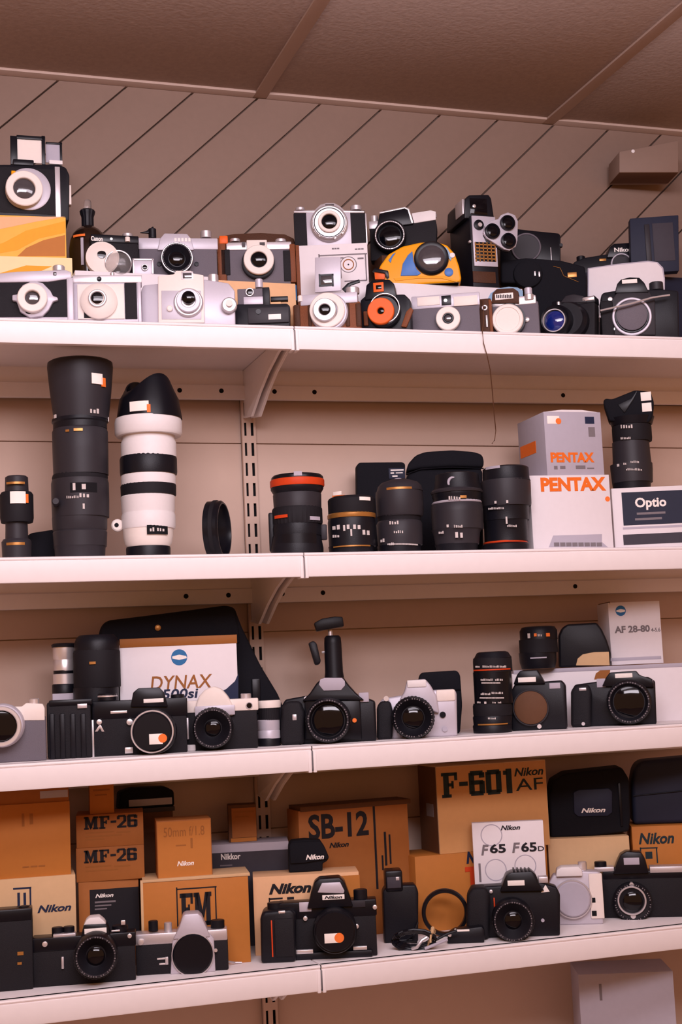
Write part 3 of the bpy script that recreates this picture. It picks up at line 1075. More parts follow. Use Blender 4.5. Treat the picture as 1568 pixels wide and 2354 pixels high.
sp = Spot(1, 245, FY, turn=-1)
t = Thing('silver_viewfinder_camera', 'silver camera with one black leather end strip, second from the left in front', 'camera', sp, 'silver cameras along the top shelf')
t.box('body', SIL2, 166, 634, 325, None, -30, 0, 2)
t.box('front_panel', CRM, 178, 653, 286, 733, -1, 3, .8)
t.box('top_plate', SIL, 166, 632, 326, 650, -29, 1.5, 1.2)
t.box('leather_strip', LTH, 287, 650, 315, 733, -1, 2, .6)
t.box('edge_strip', SIL2, 317, 648, 325, None, -24, 1.5, .8)
t.disc('viewfinder_eye', BLK2, 228, 641, [(5.5, 1), (5.5, 3), (3, 2.4), (0, 2.4)])
t.box('corner_leather', LTH, 193, 715, 215, 731, 2.5, 3.6, .2)
b = t.disc('shutter_housing', CRM, 227, 688, [(42, 2), (42, 9), (38, 12), (20, 18), (0, 18)])
t.ring('lens_ring', SIL, 224, 685, 15, 21, 15, 21, up=b)
t.disc('front_element', LGLASS, 223, 684, [(15.5, 16), (14, 18), (0, 20)], up=b)
t.knob('shutter_button', SIL, 258, 5, 627, 634, -10)

sp = Spot(1, 425, FY, turn=-2)
t = Thing('silver_box_camera', 'broad silver camera with a raised square lens panel, third from the left in front', 'camera', sp, 'silver cameras along the top shelf')
t.poly('body', SIL2, [(326, None), (324, 668), (330, 655), (470, 642), (525, 650), (540, 668), (542, None)], -30, 0, 2.5)
t.poly('lens_panel', CRM, [(364, 742), (363, 634), (400, 630), (404, 622), (440, 622), (444, 628), (468, 632), (470, 742)], -2, 9, 1.5)
t.poly('panel_face', SIL2, [(372, 734), (371, 668), (462, 668), (463, 734)], 8, 10, .6)
t.box('finder_window', GGLASS, 420, 627, 441, 640, 8.5, 10)
t.box('finder_window_frame', SIL, 417, 624, 444, 643, 8, 9.4, .4)
t.knob('wind_knob', SIL, 490, 12, 632, 650, -12)
t.disc('focus_stud', CRM, 390, 708, [(7, 9), (7, 14), (5, 15), (0, 15)])
b = t.disc('shutter_housing', SIL, 433, 694, [(34, 9), (34, 14), (31, 17), (0, 17)])
t.ring('lens_ring', SIL2, 433, 690, 16, 28, 16, 25, up=b)
t.disc('front_element', LGLASS, 433, 682, [(15.5, 17), (15, 25), (9, 27), (0, 28)], up=b)
b = t.disc('side_dial', SIL, 527, 700, [(18, 0), (18, 10), (15, 12), (0, 12)])
t.disc('dial_knob', CRM, 527, 696, [(8, 12), (8, 18), (0, 18)], up=b)

sp = Spot(1, 602, .052, turn=-2)
t = Thing('dark_folding_camera', 'small dark camera with a stepped grey top and white label, left of the shelf joint', 'camera', sp)
t.poly('body', BLK, [(537, None), (537, 705), (545, 699), (660, 697), (667, 704), (667, None)], -32, 0, 2)
t.box('front_bed', BAR, 570, 706, 664, 742, -1, 5, 1)
t.box('finder_block', GLTH, 546, 663, 620, 702, -26, -2, 1.2)
t.box('grey_plate', SIL2, 560, 682, 606, 700, -4, -1, .6)
t.box('finder_eyepiece', BLK, 604, 660, 620, 702, -26, 0, 1)
t.disc('finder_lens', LGLASS, 574, 671, [(7, -3), (7, 0), (0, 1)])
t.ring('finder_ring', SIL, 574, 671, 7, 10, -4, 1)
t.box('shoe', BLK2, 622, 681, 662, 691, -20, -8, .5)
t.knob('release_knob', SIL2, 595, 9, 642, 662, -12)
t.box('white_label', PWHT, 617, 722, 646, 734, 4, 5.5, .2)
t.disc('bed_button', BLK2, 594, 716, [(6, 4), (6, 6.5), (0, 6.5)])
t.box('latch_plate', PEACH, 622, 694, 646, 703, -16, -1, .5)

sp = Spot(1, 750, FY, turn=-4)
t = Thing('brown_folding_camera', 'brown leather camera with a tall silver frame finder and round silver shutter', 'camera', sp)
t.box('body', TAN, 674, 696, 830, None, -28, 0, 3)
t.each('leather_roll', DTAN, [(676, 700, 690, 750), (708, 700, 716, 750), (794, 696, 804, 750), (818, 696, 830, 750)], -12, 2.5, 2)
t.box('top_plate', SIL2, 690, 674, 822, 699, -26, 2, 1.5)
f = t.poly('frame_finder', SIL2, [(724, 672), (724, 592), (783, 590), (784, 668)], -10, -6, .6)
t.boxes('finder_frame', BLK2, [(733, 630, 767, 634), (733, 654, 767, 658), (733, 630, 737, 658), (763, 630, 767, 658)], -7, -5, up=f)
t.box('finder_glass', GGLASS, 737, 634, 763, 654, -7, -5.6, up=f)
t.knob('wind_knob', SIL, 810, 16, 662, 676, -12)
t.knob('focus_knob', CRM, 690, 6, 680, 694, 0)
t.poly('strut_link', BLK2, [(786, 664), (800, 650), (826, 642), (828, 648), (806, 656), (794, 672)], -14, -10, .4)
b = t.disc('shutter_housing', SIL2, 756, 716, [(44, 0), (44, 8), (41, 11), (0, 11)])
t.ring('shutter_ring', CRM, 752, 712, 24, 41, 9, 17, up=b)
t.ring('lens_ring', SIL, 746, 711, 13, 27, 14, 26, up=b)
t.disc('front_element', LGLASS, 744, 710, [(14, 17), (13, 22), (0, 25)], up=b)

sp = Spot(1, 890, .060, turn=-6)
t = Thing('black_orange_camera', 'black camera with a bright orange lens ring and orange finder window', 'camera', sp)
t.poly('body', BLK, [(828, None), (828, 690), (842, 678), (930, 676), (944, 690), (946, None)], -30, 0, 2.5)
t.poly('finder_hump', BLK2, [(838, 690), (842, 655), (855, 644), (895, 642), (906, 652), (912, 684)], -26, 3, 2)
t.box('finder_window', ORG, 858, 649, 882, 671, 2, 5, .8)
t.box('finder_glass', LGLASS, 864, 655, 877, 665, 4, 5.6)
t.poly('orange_lever', ORG, [(862, 642), (860, 622), (876, 616), (888, 628), (884, 642)], -20, -12, 1)
t.poly('hinge_arm', BLK2, [(856, 624), (862, 616), (892, 622), (894, 636), (888, 640), (884, 628)], -18, -9, .6)
b = t.disc('lens_barrel', BLK2, 882, 714, [(38, 0), (38, 14), (34, 18), (0, 18)])
t.ring('orange_lens_ring', ORG, 875, 714, 8, 31, 16, 27, up=b)
t.disc('front_element', LGLASS, 877, 714, [(8.5, 18), (8, 22), (0, 24)], up=b)
t.ring('chrome_arc', CHR, 884, 708, 33, 35.5, 14, 20, up=b)
t.poly('orange_strap', TAN, [(922, 750), (934, 716), (944, 706), (950, 712), (940, 738), (934, 752)], -2, 6, 1)
t.box('side_grip', TAN, 836, 715, 846, 748, -4, 5, 1)

sp = Spot(1, 1025, .058, turn=-2)
t = Thing('grey_compact_camera', 'grey leatherette compact with a white windowed top and a small white lens', 'camera', sp)
t.box('body', GLTH, 948, 698, 1104, None, -28, 0, 2)
t.box('top_plate', SIL2, 946, 676, 1103, 706, -28, 1.5, 1.5)
t.boxes('cream_window', CRM, [(959, 682, 1011, 702), (1043, 680, 1098, 702)], 1, 2.8, .6)
t.box('viewfinder_window', BLK2, 1015, 679, 1037, 701, 1, 3, .5)
t.disc('viewfinder_lens', CHR, 1024, 690, [(4, 2), (4, 4), (0, 4.5)])
b = t.disc('lens_barrel', BLK2, 1030, 733, [(29, 0), (29, 4), (0, 4)])
t.ring('white_lens_ring', CRM, 1030, 731, 13, 28, 3, 14, up=b)
t.ring('inner_ring', BLK2, 1030, 731, 8, 13, 3, 11, up=b)
t.disc('front_element', GGLASS, 1030, 731, [(8.5, 5), (8, 9), (0, 11)], up=b)

sp = Spot(1, 1117, .055, turn=-4)
t = Thing('leather_meter_case', 'narrow brown leather case with a chrome fitting, right of the grey compact', 'case', sp)
t.box('case_body', DTAN, 1103, 686, 1131, None, -24, 0, 2)
t.box('case_edge', TAN, 1125, 688, 1132, None, -20, 2, 1)
t.ring('chrome_stud', SIL, 1114, 707, 3, 7, 0, 3)
t.box('chrome_catch', SIL, 1117, 724, 1121, 752, 0, 3, .5)

sp = Spot(1, 1182, .058, turn=-3)
t = Thing('capped_slr_camera', 'small chrome-topped single-lens reflex with a big cream lens cap', 'camera', sp)
t.box('body', GLTH, 1131, 696, 1240, None, -28, 0, 2.5)
t.box('top_plate', CHR, 1131, 682, 1232, 702, -27, 1, 1.5)
t.poly('prism', DTAN, [(1130, 697), (1132, 674), (1142, 664), (1180, 662), (1192, 670), (1194, 697)], -24, 5, 1.2)
t.box('nameplate', PWHT, 1138, 674, 1180, 688, 4.5, 6, .2)
t.boxes('nameplate_marks', PBLK, [(1141 + 4 * i, 677 + (i % 2), 1143.6 + 4 * i, 685) for i in range(9)], 5.8, 6.3)
t.knob('wind_dial', CHR, 1216, 11, 677, 690, 0)
t.knob('shutter_dial', SIL2, 1214, 9, 662, 682, -14)
t.disc('self_timer', CHR, 1211, 734, [(6, 0), (6, 4), (3, 5), (0, 5)])
b = t.disc('lens_barrel', BLK2, 1170, 734, [(37, 0), (38, 18), (0, 18)])
t.disc('cream_lens_cap', CRM, 1167, 733, [(36, 17), (36, 25), (34, 27), (28, 27), (27, 25.5), (0, 25.5)], up=b)

sp = Spot(1, 1330, .078, turn=-14)
t = Thing('turned_slr_camera', 'black single-lens reflex turned aside, its long lens showing blue glass', 'camera', sp)
t.poly('body', LTH, [(1268, None), (1268, 700), (1290, 690), (1360, 686), (1368, 696), (1368, None)], -30, 0, 2.5)
t.box('top_plate', BLK2, 1268, 686, 1368, 702, -30, 1, 1.5)
t.poly('prism', BAR, [(1288, 696), (1300, 680), (1318, 676), (1340, 680), (1350, 695)], -26, 3, 1.5)
t.box('chrome_lever', CHR, 1338, 682, 1366, 691, -8, 3, 1)
t.knob('chrome_stud', CHR, 1284, 4, 694, 705, 4)
b = t.disc('lens_barrel', BLK, 1302, 733, [(44, 0), (44, 16), (40, 20), (38, 30), (0, 30)], n=56)
b2 = t.disc('front_barrel', BLK2, 1276, 735, [(38, 28), (36, 44), (33, 46), (28, 44), (0, 44)], up=b)
t.ring('chrome_ring', CHR, 1273, 736, 24.5, 27.5, 43, 47, up=b)
t.disc('blue_front_element', BGLASS, 1273, 736, [(24.5, 43), (22, 45), (12, 48), (0, 49)], up=b)

sp = Spot(1, 1455, .052, turn=6)
t = Thing('capped_black_slr_camera', 'large black single-lens reflex with a grey body cap and a thin chrome bar across it', 'camera', sp)
t.poly('body', BLK, [(1382, None), (1382, 678), (1388, 672), (1412, 668), (1520, 664), (1560, 668), (1562, None)], -34, 0, 3)
t.box('grip', LTH, 1382, 690, 1412, None, -10, 10, 4)
t.poly('front_housing', BAR, [(1404, 770), (1406, 690), (1420, 670), (1492, 668), (1506, 690), (1508, 770)], -2, 6, 2)
t.poly('prism', BLK2, [(1414, 674), (1419, 652), (1428, 642), (1448, 637), (1470, 638), (1482, 650), (1492, 672)], -28, 8, 1.5)
t.box('nameplate', PWHT, 1430, 642, 1465, 651, 7.5, 9, .2)
t.knob('rewind_dial', BAR, 1508, 16, 650, 668, -12)
t.disc('strap_lug', CHR, 1403, 687, [(5, 0), (5, 5), (0, 6)])
b = t.ring('lens_mount', SIL2, 1453, 727, 39, 45, 5, 11)
t.ring('mount_recess', BLK2, 1453, 727, 34, 39, 4, 8, up=b)
t.disc('body_cap', GLTH, 1453, 724, [(35, 4), (35, 10), (32, 11.5), (0, 11.5)], up=b)
t.disc('mount_release', CHR, 1411, 756, [(3, 4), (3, 8), (0, 8)])
t.rod('chrome_bar', CHR, [(1379, 730, 26), (1380, 714, 26), (1450, 698, 24), (1500, 684, 22), (1540, 678, 20)], 1.8)

# ================================================================== SECOND SHELF: LENSES
LG = 'lenses standing on the second shelf'


def lens_seg(t, cx, segs, d=0):
    """segs: (name, material, profile, knurl)"""
    out = []
    for s in segs:
        out.append(t.turn(s[0], s[1], cx, s[2], d, s[3] if len(s) > 3 else 0, n=72 if len(s) > 3 else 48))
    return out


sp = Spot(2, 38, .11)
t = Thing('camera_lens', 'small blurred lens with a glaring price sticker at the far left of the second shelf', 'lens', sp, LG)
lens_seg(t, 38, [('mount', BAR, [(None, 32), (1246, 34), (1240, 30)]), ('rear_barrel', BAR, [(1242, 26), (1200, 25)]), ('aperture_ring', RUB, [(1202, 36), (1192, 38), (1138, 38), (1132, 34)], .02), ('front_rim', BAR, [(1133, 27), (1098, 26), (1095, 22)])])
t.marks('brass_line', GOLD, [(16, 1250, 56, 1256), (16, 1112, 56, 1117)], 38, 33)
t.marks('price_sticker', STK, [(24, 1135, 58, 1162)], 38, 39.5)
t.marks('sticker_dot', STO, [(58, 1140, 64, 1160)], 38, 39.5)
sp = Spot(2, 92, .17)
t = Thing('dark_pouch', 'low dark pouch between the blurred lens and the tall dark telephoto', 'pouch', sp)
t.poly('body', DIM, [(60, None), (62, 1232), (72, 1225), (124, 1217), (130, 1222), (132, None)], -50, 0, 4, seg=3)

sp = Spot(2, 184, .115)
t = Thing('telephoto_lens', 'tall dark grey telephoto lens with a deep flared hood', 'telephoto lens', sp, LG)
lens_seg(t, 184, [
    ('mount_base', BAR, [(None, 56), (1262, 58), (1256, 60)]),
    ('rear_barrel', BAR, [(1258, 60), (1225, 62), (1222, 60), (1218, 62), (1190, 63)]),
    ('control_ring', BAR, [(1191, 65), (1150, 66), (1112, 66), (1104, 64)]),
    ('focus_ring', RUB, [(1106, 63), (1098, 64), (1092, 62)], .02),
    ('front_barrel', BAR, [(1094, 63), (1040, 64), (994, 64), (986, 60)]),
    ('hood_collar', BLK, [(988, 62), (975, 62), (972, 65), (965, 64)]),
    ('lens_hood', BAR, [(967, 63), (950, 65), (900, 71), (846, 76), (836, 75), (833, 70), (833, 62), (880, 58)]),
])
t.marks('white_lettering', PWHT, [(154, 1148, 182, 1154), (182, 1142, 206, 1152), (168, 1120, 176, 1136), (188, 1122, 200, 1134), (190, 1166, 196, 1178)], 184, 66.5)
t.marks('gold_lettering', GOLD, [(152, 998, 160, 1003), (170, 996, 190, 1002)], 184, 65)
t.marks('white_index', PWHT, [(206, 950, 228, 961), (126, 960, 132, 968), (248, 962, 252, 972)], 184, 66)
s_ = t.marks('price_sticker', STK, [(210, 872, 234, 896)], 184, 74)
t.marks('sticker_dot', STO, [(232, 880, 241, 900)], 184, 74)
t.disc('knob', BAR, 128, 1152, [(9, 20), (9, 46), (7, 48), (0, 48)])
t.marks('scale_window', SLOT, [(162, 1118, 222, 1140)], 184, 66, out=.0002)

sp = Spot(2, 341, .110)
t = Thing('telephoto_lens', 'white telephoto lens with black rings and a black petal hood', 'telephoto lens', sp, LG)
lens_seg(t, 341, [
    ('mount_cap', BLK, [(None, 50), (1262, 51), (1258, 50)]),
    ('rear_barrel', CRM, [(1259, 48), (1250, 54), (1235, 57), (1216, 58)]),
    ('tripod_collar', WHT, [(1217, 60), (1211, 62), (1186, 62), (1181, 60), (1179, 60), (1176, 61), (1150, 62), (1144, 63), (1140, 60)]),
    ('zoom_band', RUB, [(1141, 63.5), (1118, 64), (1114, 62)], .02),
    ('middle_barrel', WHT, [(1116, 63), (1096, 63), (1092, 62)]),
    ('focus_ring', BLK, [(1093, 65), (1086, 66), (1056, 66), (1051, 64)], .015),
    ('front_barrel', WHT, [(1053, 64), (1020, 64), (1010, 60), (1000, 62)]),
    ('front_rim', WHT, [(1004, 74), (998, 78), (972, 78), (964, 76), (962, 60)]),
])
t.turn('petal_hood', BLK2, 341, [(966, 76), (958, 75), (920, 69), (868, 54), (870, 51), (920, 64), (962, 70)], petal=((3, 4), .026, 2.1), n=64)
t.marks('dark_label', SLOT, [(338, 1213, 384, 1234)], 341, 59.5)
t.marks('label_lettering', PWHT, [(344, 1219, 356, 1228), (360, 1219, 378, 1227)], 341, 60.5)
s_ = t.marks('price_sticker', STK, [(300, 936, 342, 958)], 341, 74)
t.marks('sticker_dot', STO, [(338, 944, 346, 962)], 341, 75)
b = t.disc('collar_knob', CRM, 270, 1207, [(14, -4), (14, 6), (11, 8), (0, 8)])
t.disc('knob_recess', SLOT, 268, 1207, [(5, 7), (5, 8.6), (0, 8.6)], up=b)

sp = Spot(2, 502, .10, turn=75)
t = Thing('lens_hood_ring', 'dark ring standing on its edge alone beside the slotted upright', 'lens hood', sp)
R_ = (sp.L(502, 1154)[1]) / 2
MB().annulus([(R_ - .0045, -.012), (R_, -.012), (R_, .009), (R_ - .003, .012), (R_ - .0055, .012), (R_ - .007, .004)], 64, Matrix.Translation((0, 0, R_)) @ ROTF).build('ring_body', BLK2, t.o)
MB().annulus([(R_ - .0002, -.004), (R_ + .0012, -.003), (R_ + .0012, .003), (R_ - .0002, .004)], 64, Matrix.Translation((0, 0, R_)) @ ROTF, .01).build('grip_band', RUB, t.o)
MB().box(-.006, .006, -.010, .010, 0, .006, .001).build('foot', BLK, t.o)

sp = Spot(2, 683, .085)
t = Thing('zoom_lens', 'black zoom lens with a bright red ring round its top', 'lens', sp, LG)
lens_seg(t, 683, [
    ('mount', BLK, [(None, 60), (1262, 61), (1232, 56)]),
    ('rear_barrel', BLK, [(1234, 56), (1215, 57), (1205, 55)]),
    ('zoom_ring', RUB, [(1207, 57), (1203, 58), (1172, 58), (1168, 56)], .025),
    ('focus_ring', BAR, [(1170, 55), (1138, 56), (1134, 54)], .01),
    ('front_flare', BLK, [(1136, 55), (1126, 61), (1120, 61)]),
    ('red_ring', REDR, [(1121, 62), (1118, 63), (1106, 63), (1104, 61)]),
    ('front_rim', BLK2, [(1105, 61), (1098, 60), (1094, 56), (1094, 48), (1110, 44)]),
])
t.boxes('collar_foot', BLK, [(618, 1178, 632, 1268)], -10, 8, 3)
t.box('collar_knob', BAR, 738, 1205, 752, 1240, -8, 8, 2)
t.marks('red_index', REDR, [(633, 1189, 662, 1196)], 683, 58.5)
t.marks('badge', GRC, [(712, 1192, 734, 1200)], 683, 58.5)
t.marks('lower_panel', BLK2, [(640, 1232, 726, 1254)], 683, 58)
t.marks('top_notch', GRC, [(676, 1092, 694, 1102)], 683, 60)

sp = Spot(2, 808, .080)
t = Thing('zoom_lens', 'short black lens with a thin gold ring and white scale figures', 'lens', sp, LG)
lens_seg(t, 808, [
    ('mount', BLK, [(None, 50), (1262, 52), (1256, 53)]),
    ('aperture_ring', BLK, [(1258, 54), (1220, 55), (1200, 55), (1192, 53)]),
    ('gold_ring', GOLD, [(1193, 55), (1190, 56), (1184, 56), (1182, 54)]),
    ('focus_ring', RUB, [(1183, 54), (1180, 55), (1150, 55), (1146, 52), (1143, 46)], .02),
])
t.marks('scale_figures', PWHT, [(766, 1214, 774, 1222), (776, 1212, 784, 1222), (790, 1213, 796, 1226), (798, 1212, 806, 1222), (806, 1222, 811, 1238), (812, 1212, 820, 1222), (822, 1213, 830, 1222), (766, 1233, 782, 1240), (832, 1222, 852, 1234)], 808, 55.6)
t.marks('base_line', GOLD, [(768, 1258, 850, 1261)], 808, 54)
s_ = t.marks('price_sticker', STK, [(768, 1136, 786, 1144), (826, 1148, 850, 1156)], 808, 55)
t.box('cap_tab', STO, 764, 1138, 794, 1144, -16, 16, 1)

sp = Spot(2, 918, .080)
t = Thing('zoom_lens', 'grey-black lens with rounded cap, in front of the flat black case', 'lens', sp, LG)
lens_seg(t, 918, [
    ('mount', BLK, [(None, 48), (1262, 50), (1254, 50)]),
    ('rear_barrel', BAR, [(1255, 51), (1240, 52), (1205, 53), (1198, 49)]),
    ('aperture_ring', RUB, [(1199, 50), (1190, 50), (1187, 52)], .02),
    ('focus_ring', BAR, [(1189, 52), (1184, 54), (1140, 55), (1130, 54)], .012),
    ('front_cap', BAR, [(1131, 54), (1118, 50), (1110, 42), (1105, 26), (1103, 20)]),
])
t.knob('cap_stud', GRC, 915, 9, 1100, 1108, 4, 0)
t.marks('gold_index', GOLD, [(890, 1126, 946, 1131)], 918, 53)
t.marks('white_marks', PWHT, [(896, 1203, 918, 1211), (906, 1225, 928, 1231), (876, 1242, 886, 1250), (896, 1252, 908, 1258)], 918, 53.4)
t.marks('base_line', PWHT, [(892, 1254, 960, 1257)], 918, 52)

sp = Spot(2, 1050, .075)
t = Thing('zoom_lens', 'fat grey-black zoom lens with pale rim, in front of the round case', 'lens', sp, LG)
lens_seg(t, 1050, [
    ('mount', BLK, [(None, 46), (1258, 48), (1252, 50)]),
    ('rear_barrel', BAR, [(1253, 50), (1238, 52), (1226, 54), (1218, 58)]),
    ('zoom_ring', BAR, [(1219, 59), (1180, 60), (1162, 59), (1158, 56)], .012),
    ('pale_rim', SIL2, [(1159, 57), (1157, 58), (1154, 56)]),
    ('focus_ring', BLK, [(1155, 56), (1146, 55), (1142, 57), (1134, 57)], .02),
    ('gold_rim', BAR, [(1135, 59), (1131, 60), (1126, 56)]),
    ('front_barrel', BLK, [(1128, 56), (1112, 52), (1092, 50), (1090, 42)]),
])
t.marks('white_marks', PWHT, [(1032, 1148, 1060, 1156), (1046, 1228, 1068, 1242), (1010, 1226, 1022, 1232), (1028, 1212, 1034, 1218), (1044, 1213, 1064, 1219)], 1050, 60.5)
t.marks('gold_lettering', GOLD, [(1058, 1146, 1072, 1152)], 1050, 60)
t.ring('cap_emblem', GRC, 1042, 1108, 8, 14, 36, 37)

sp = Spot(2, 1162, .090)
t = Thing('zoom_lens', 'black lens with a thin red base ring, left of the stacked white cartons', 'lens', sp, LG)
lens_seg(t, 1162, [
    ('mount', BLK, [(None, 54), (1254, 55), (1250, 50)]),
    ('red_ring', REDR, [(1251, 50), (1248, 51), (1246, 50)]),
    ('rear_barrel', BLK, [(1247, 50), (1200, 50), (1196, 52)]),
    ('aperture_ring', BLK, [(1198, 53), (1170, 53), (1164, 55)]),
    ('focus_ring', BAR, [(1166, 56), (1160, 57), (1112, 58), (1106, 57)], .014),
    ('front_rim', BLK, [(1108, 56), (1104, 54), (1078, 53), (1075, 48), (1075, 40), (1090, 38)]),
])
t.marks('white_marks', PWHT, [(1138, 1158, 1144, 1164), (1164, 1157, 1170, 1163), (1124, 1172, 1160, 1177), (1163, 1194, 1168, 1210), (1166, 1212, 1188, 1217)], 1162, 57.6)
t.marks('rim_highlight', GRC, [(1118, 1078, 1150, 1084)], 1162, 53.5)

sp = Spot(2, 876, .245, turn=8)
t = Thing('flat_black_case', 'flat black case with a small printed label, behind the lenses', 'case', sp)
t.poly('case_body', DIM, [(822, None), (820, 1070), (826, 1063), (926, 1062), (932, 1066), (932, None)], -24, 0, 3)
t.box('printed_label', NAVC, 894, 1076, 931, 1100, -.3, .6, .2)
t.boxes('label_lines', PWHT, [(898, 1079, 928, 1082), (898, 1086, 906, 1089), (910, 1086, 926, 1088), (902, 1093, 914, 1096)], .4, .9)

sp = Spot(2, 1024, .228, turn=4)
t = Thing('round_lens_case', 'large rounded black lens case with a zipped lid, behind the fat zoom lens', 'lens case', sp)
t.poly('case_body', DIM, [(930, None), (930, 1110), (938, 1088), (962, 1078), (1110, 1076), (1112, None)], -58, 0, 8, seg=4)
t.poly('case_lid', DIM, [(934, 1084), (938, 1066), (956, 1046), (978, 1038), (1040, 1034), (1090, 1038), (1108, 1044), (1113, 1056), (1112, 1074), (1040, 1072), (968, 1076)], -58, 1, 7, seg=4)
t.rod('zip', BLK2, [(934, 1090, 1), (968, 1078, 2), (1040, 1074, 2), (1112, 1077, 1)], 1.1)

# --- cartons at the right
sp = Spot(2, 1312, .085, turn=22)
t = carton('white_carton', 'white carton with large orange capitals, lower of the two stacked beside the lenses', 'carton', sp, WHC, 1222, 1092, 1406, 120)
t.text('lettering', PORG, [('PENTAX', 1243, 1097, 1393, 1129, dict(bold=.045))], .3)
t.poly('cut_label', GRC, [(1262, 1258), (1272, 1231), (1384, 1228), (1384, 1246), (1398, 1258)], -.2, .5, .1)
t.boxes('label_teeth', PGRY, [(1274 + i * 14, 1247, 1286 + i * 14, 1256) for i in range(8)], .4, .9)
t.disc('orange_dot', STO, 1397, 1147, [(6, 0), (6, .4), (0, .4)])
ZP = sp.top(1312, 1092)
sp = Spot(2, 1320, .088, turn=26, z=ZP)
t = carton('grey_carton', 'pale grey carton with orange capitals, upper of the two stacked beside the lenses', 'carton', sp, GRC, 1254, 947, 1385, 115)
t.text('lettering', PORG, [('PENTAX', 1266, 1040, 1366, 1063, dict(bold=.045))], .3)
t.boxes('model_print', PGRY, [(1274, 1071, 1282, 1079), (1288, 1071, 1300, 1078), (1324, 1070, 1346, 1078), (1350, 1075, 1366, 1078)], 0, .3)
t.boxes('dark_print', PNAV, [(1345, 958, 1366, 974)], 0, .3)
t.boxes('grey_print', PGRY, [(1353, 982, 1368, 1004)], 0, .3)
t.box('price_sticker', STK, 1258, 956, 1286, 974, 0, .4)
t.disc('sticker_dot', STO, 1284, 968, [(7, .1), (7, .6), (0, .6)])
t.side('orange_patch', PORG, 1254, 1004, 1032, 40, 108)
t.side('side_print', PGRY, 1254, 965, 985, 40, 112)
t.side('white_patch', PWHT, 1254, 1056, 1080, 96, 112)
a, b, z0, z1 = t.rect(1254, 947, 1385, None, 0)
MB().prism([(a + .002, z1), ((a + b) / 2 - .02, z1 + .004), ((a + b) / 2 + .02, z1 + .004), (b - .002, z1)], .001, .11, .0005).build('bulged_lid', WHC, t.o)

sp = Spot(2, 1490, .075, turn=12)
t = carton('dark_printed_carton', 'white-edged carton with a dark printed face at the right end of the second shelf', 'carton', sp, WHC, 1410, 1119, 1580, 95)
t.box('dark_face', NAVC, 1431, 1129, 1580, 1205, -.2, .4, 0)
t.box('dark_band', DGC, 1433, 1226, 1580, 1250, -.2, .4, 0)
t.boxes('grey_stripe', GRC, [(1432, 1209, 1580, 1214)], -.2, .4)
t.text('lettering', PWHT, [('Optio', 1460, 1143, 1532, 1172, PX)], .5)
t.boxes('small_print', PGRY, [(1464, 1177, 1530, 1182), (1460, 1190, 1522, 1195)], .2, .6)
ZO = sp.top(1450, 1119)
sp = Spot(2, 1450, .125, z=ZO)
t = Thing('wrapped_lens', 'tall dark lens with a crumpled black wrap and two white labels at its top', 'lens', sp, LG)
lens_seg(t, 1452, [
    ('mount', BLK, [(None, 42), (1110, 44)]),
    ('rear_barrel', BAR, [(1111, 46), (1080, 48), (1068, 48)]),
    ('zoom_ring', BAR, [(1069, 44), (1050, 43), (1016, 42)], .012),
    ('focus_ring', RUB, [(1017, 44), (1010, 45), (985, 45), (978, 44)], .02),
    ('front_barrel', BLK, [(979, 46), (968, 50), (962, 52)]),
])
t.poly('black_wrap', DIM, [(1400, 968), (1386, 925), (1390, 915), (1408, 917), (1430, 908), (1460, 896), (1496, 900), (1504, 925), (1500, 960), (1490, 972)], -24, 26, 5, seg=3)
t.boxes('white_label', STK, [(1473, 901, 1497, 921), (1476, 926, 1498, 946)], 26, 26.8, .1)
t.poly('wrap_fold', BLK2, [(1420, 930), (1452, 915), (1462, 898), (1466, 900), (1456, 920), (1436, 950)], 25, 28, .8)
t.marks('white_marks', PWHT, [(1428, 984, 1456, 992), (1428, 1012, 1452, 1017), (1420, 1072, 1426, 1078), (1434, 1070, 1442, 1075), (1450, 1066, 1470, 1071), (1440, 1083, 1476, 1088)], 1452, 48.5)

# --- cord hanging from the top shelf
pts = []
for (x, y, Y) in ((1110, 690, .053), (1112, 735, .02), (1109, 762, -.003), (1112, 790, -.0035), (1120, 818, -.003), (1127, 850, .015), (1132, 900, .05), (1136, 950, .08), (1140, 990, .10), (1137, 1012, .10), (1131, 1020, .10)):
    pts.append(at(x, y, Y))
o = MB().tube(pts, .0008).build('thin_cord', DBRC)
o['label'] = 'thin dangling cord hanging over the edge of the topmost shelf, right of the joint'
o['category'] = 'cord'

# ================================================================== THIRD SHELF
sp = Spot(3, 440, .185, turn=4)
t = Thing('camera_bag', 'large black soft camera bag behind the white lettered carton', 'camera bag', sp)
t.poly('bag_body', DIM, [(228, None), (227, 1455), (234, 1436), (248, 1426), (330, 1416), (440, 1402), (520, 1391), (540, 1397), (556, 1440), (600, 1530), (640, 1596), (652, 1625), (654, None)], -85, 0, 9, seg=4)
t.poly('bag_flap', DIM, [(229, 1470), (236, 1438), (250, 1428), (330, 1419), (440, 1405), (518, 1394), (536, 1400), (548, 1440), (552, 1478), (440, 1486), (300, 1492)], -2, 5, 3, seg=3)
t.disc('snap_button', GOLD, 363, 1443, [(7, 4), (7, 7), (4, 8), (0, 8)])
t.boxes('strap', BLK2, [(580, 1560, 600, 1640)], -2, 5, 2)
sp = Spot(3, 410, .125, turn=1)
t = carton('lettered_camera_carton', 'white carton with brown top edge, blue round mark and gold lettering before the black bag', 'carton', sp, WHC, 276, 1478, 548, 48)
t.box('brown_edge', PBRN, 275, 1464, 545, 1484, -48, .8, .4)
t.disc('blue_globe', PBLU, 412, 1511, [(18.5, 0), (18.5, .4), (0, .4)])
t.poly('globe_stripe', PWHT, [(396, 1509), (412, 1505), (428, 1508), (430, 1513), (412, 1517), (396, 1514)], .3, .7, 0)
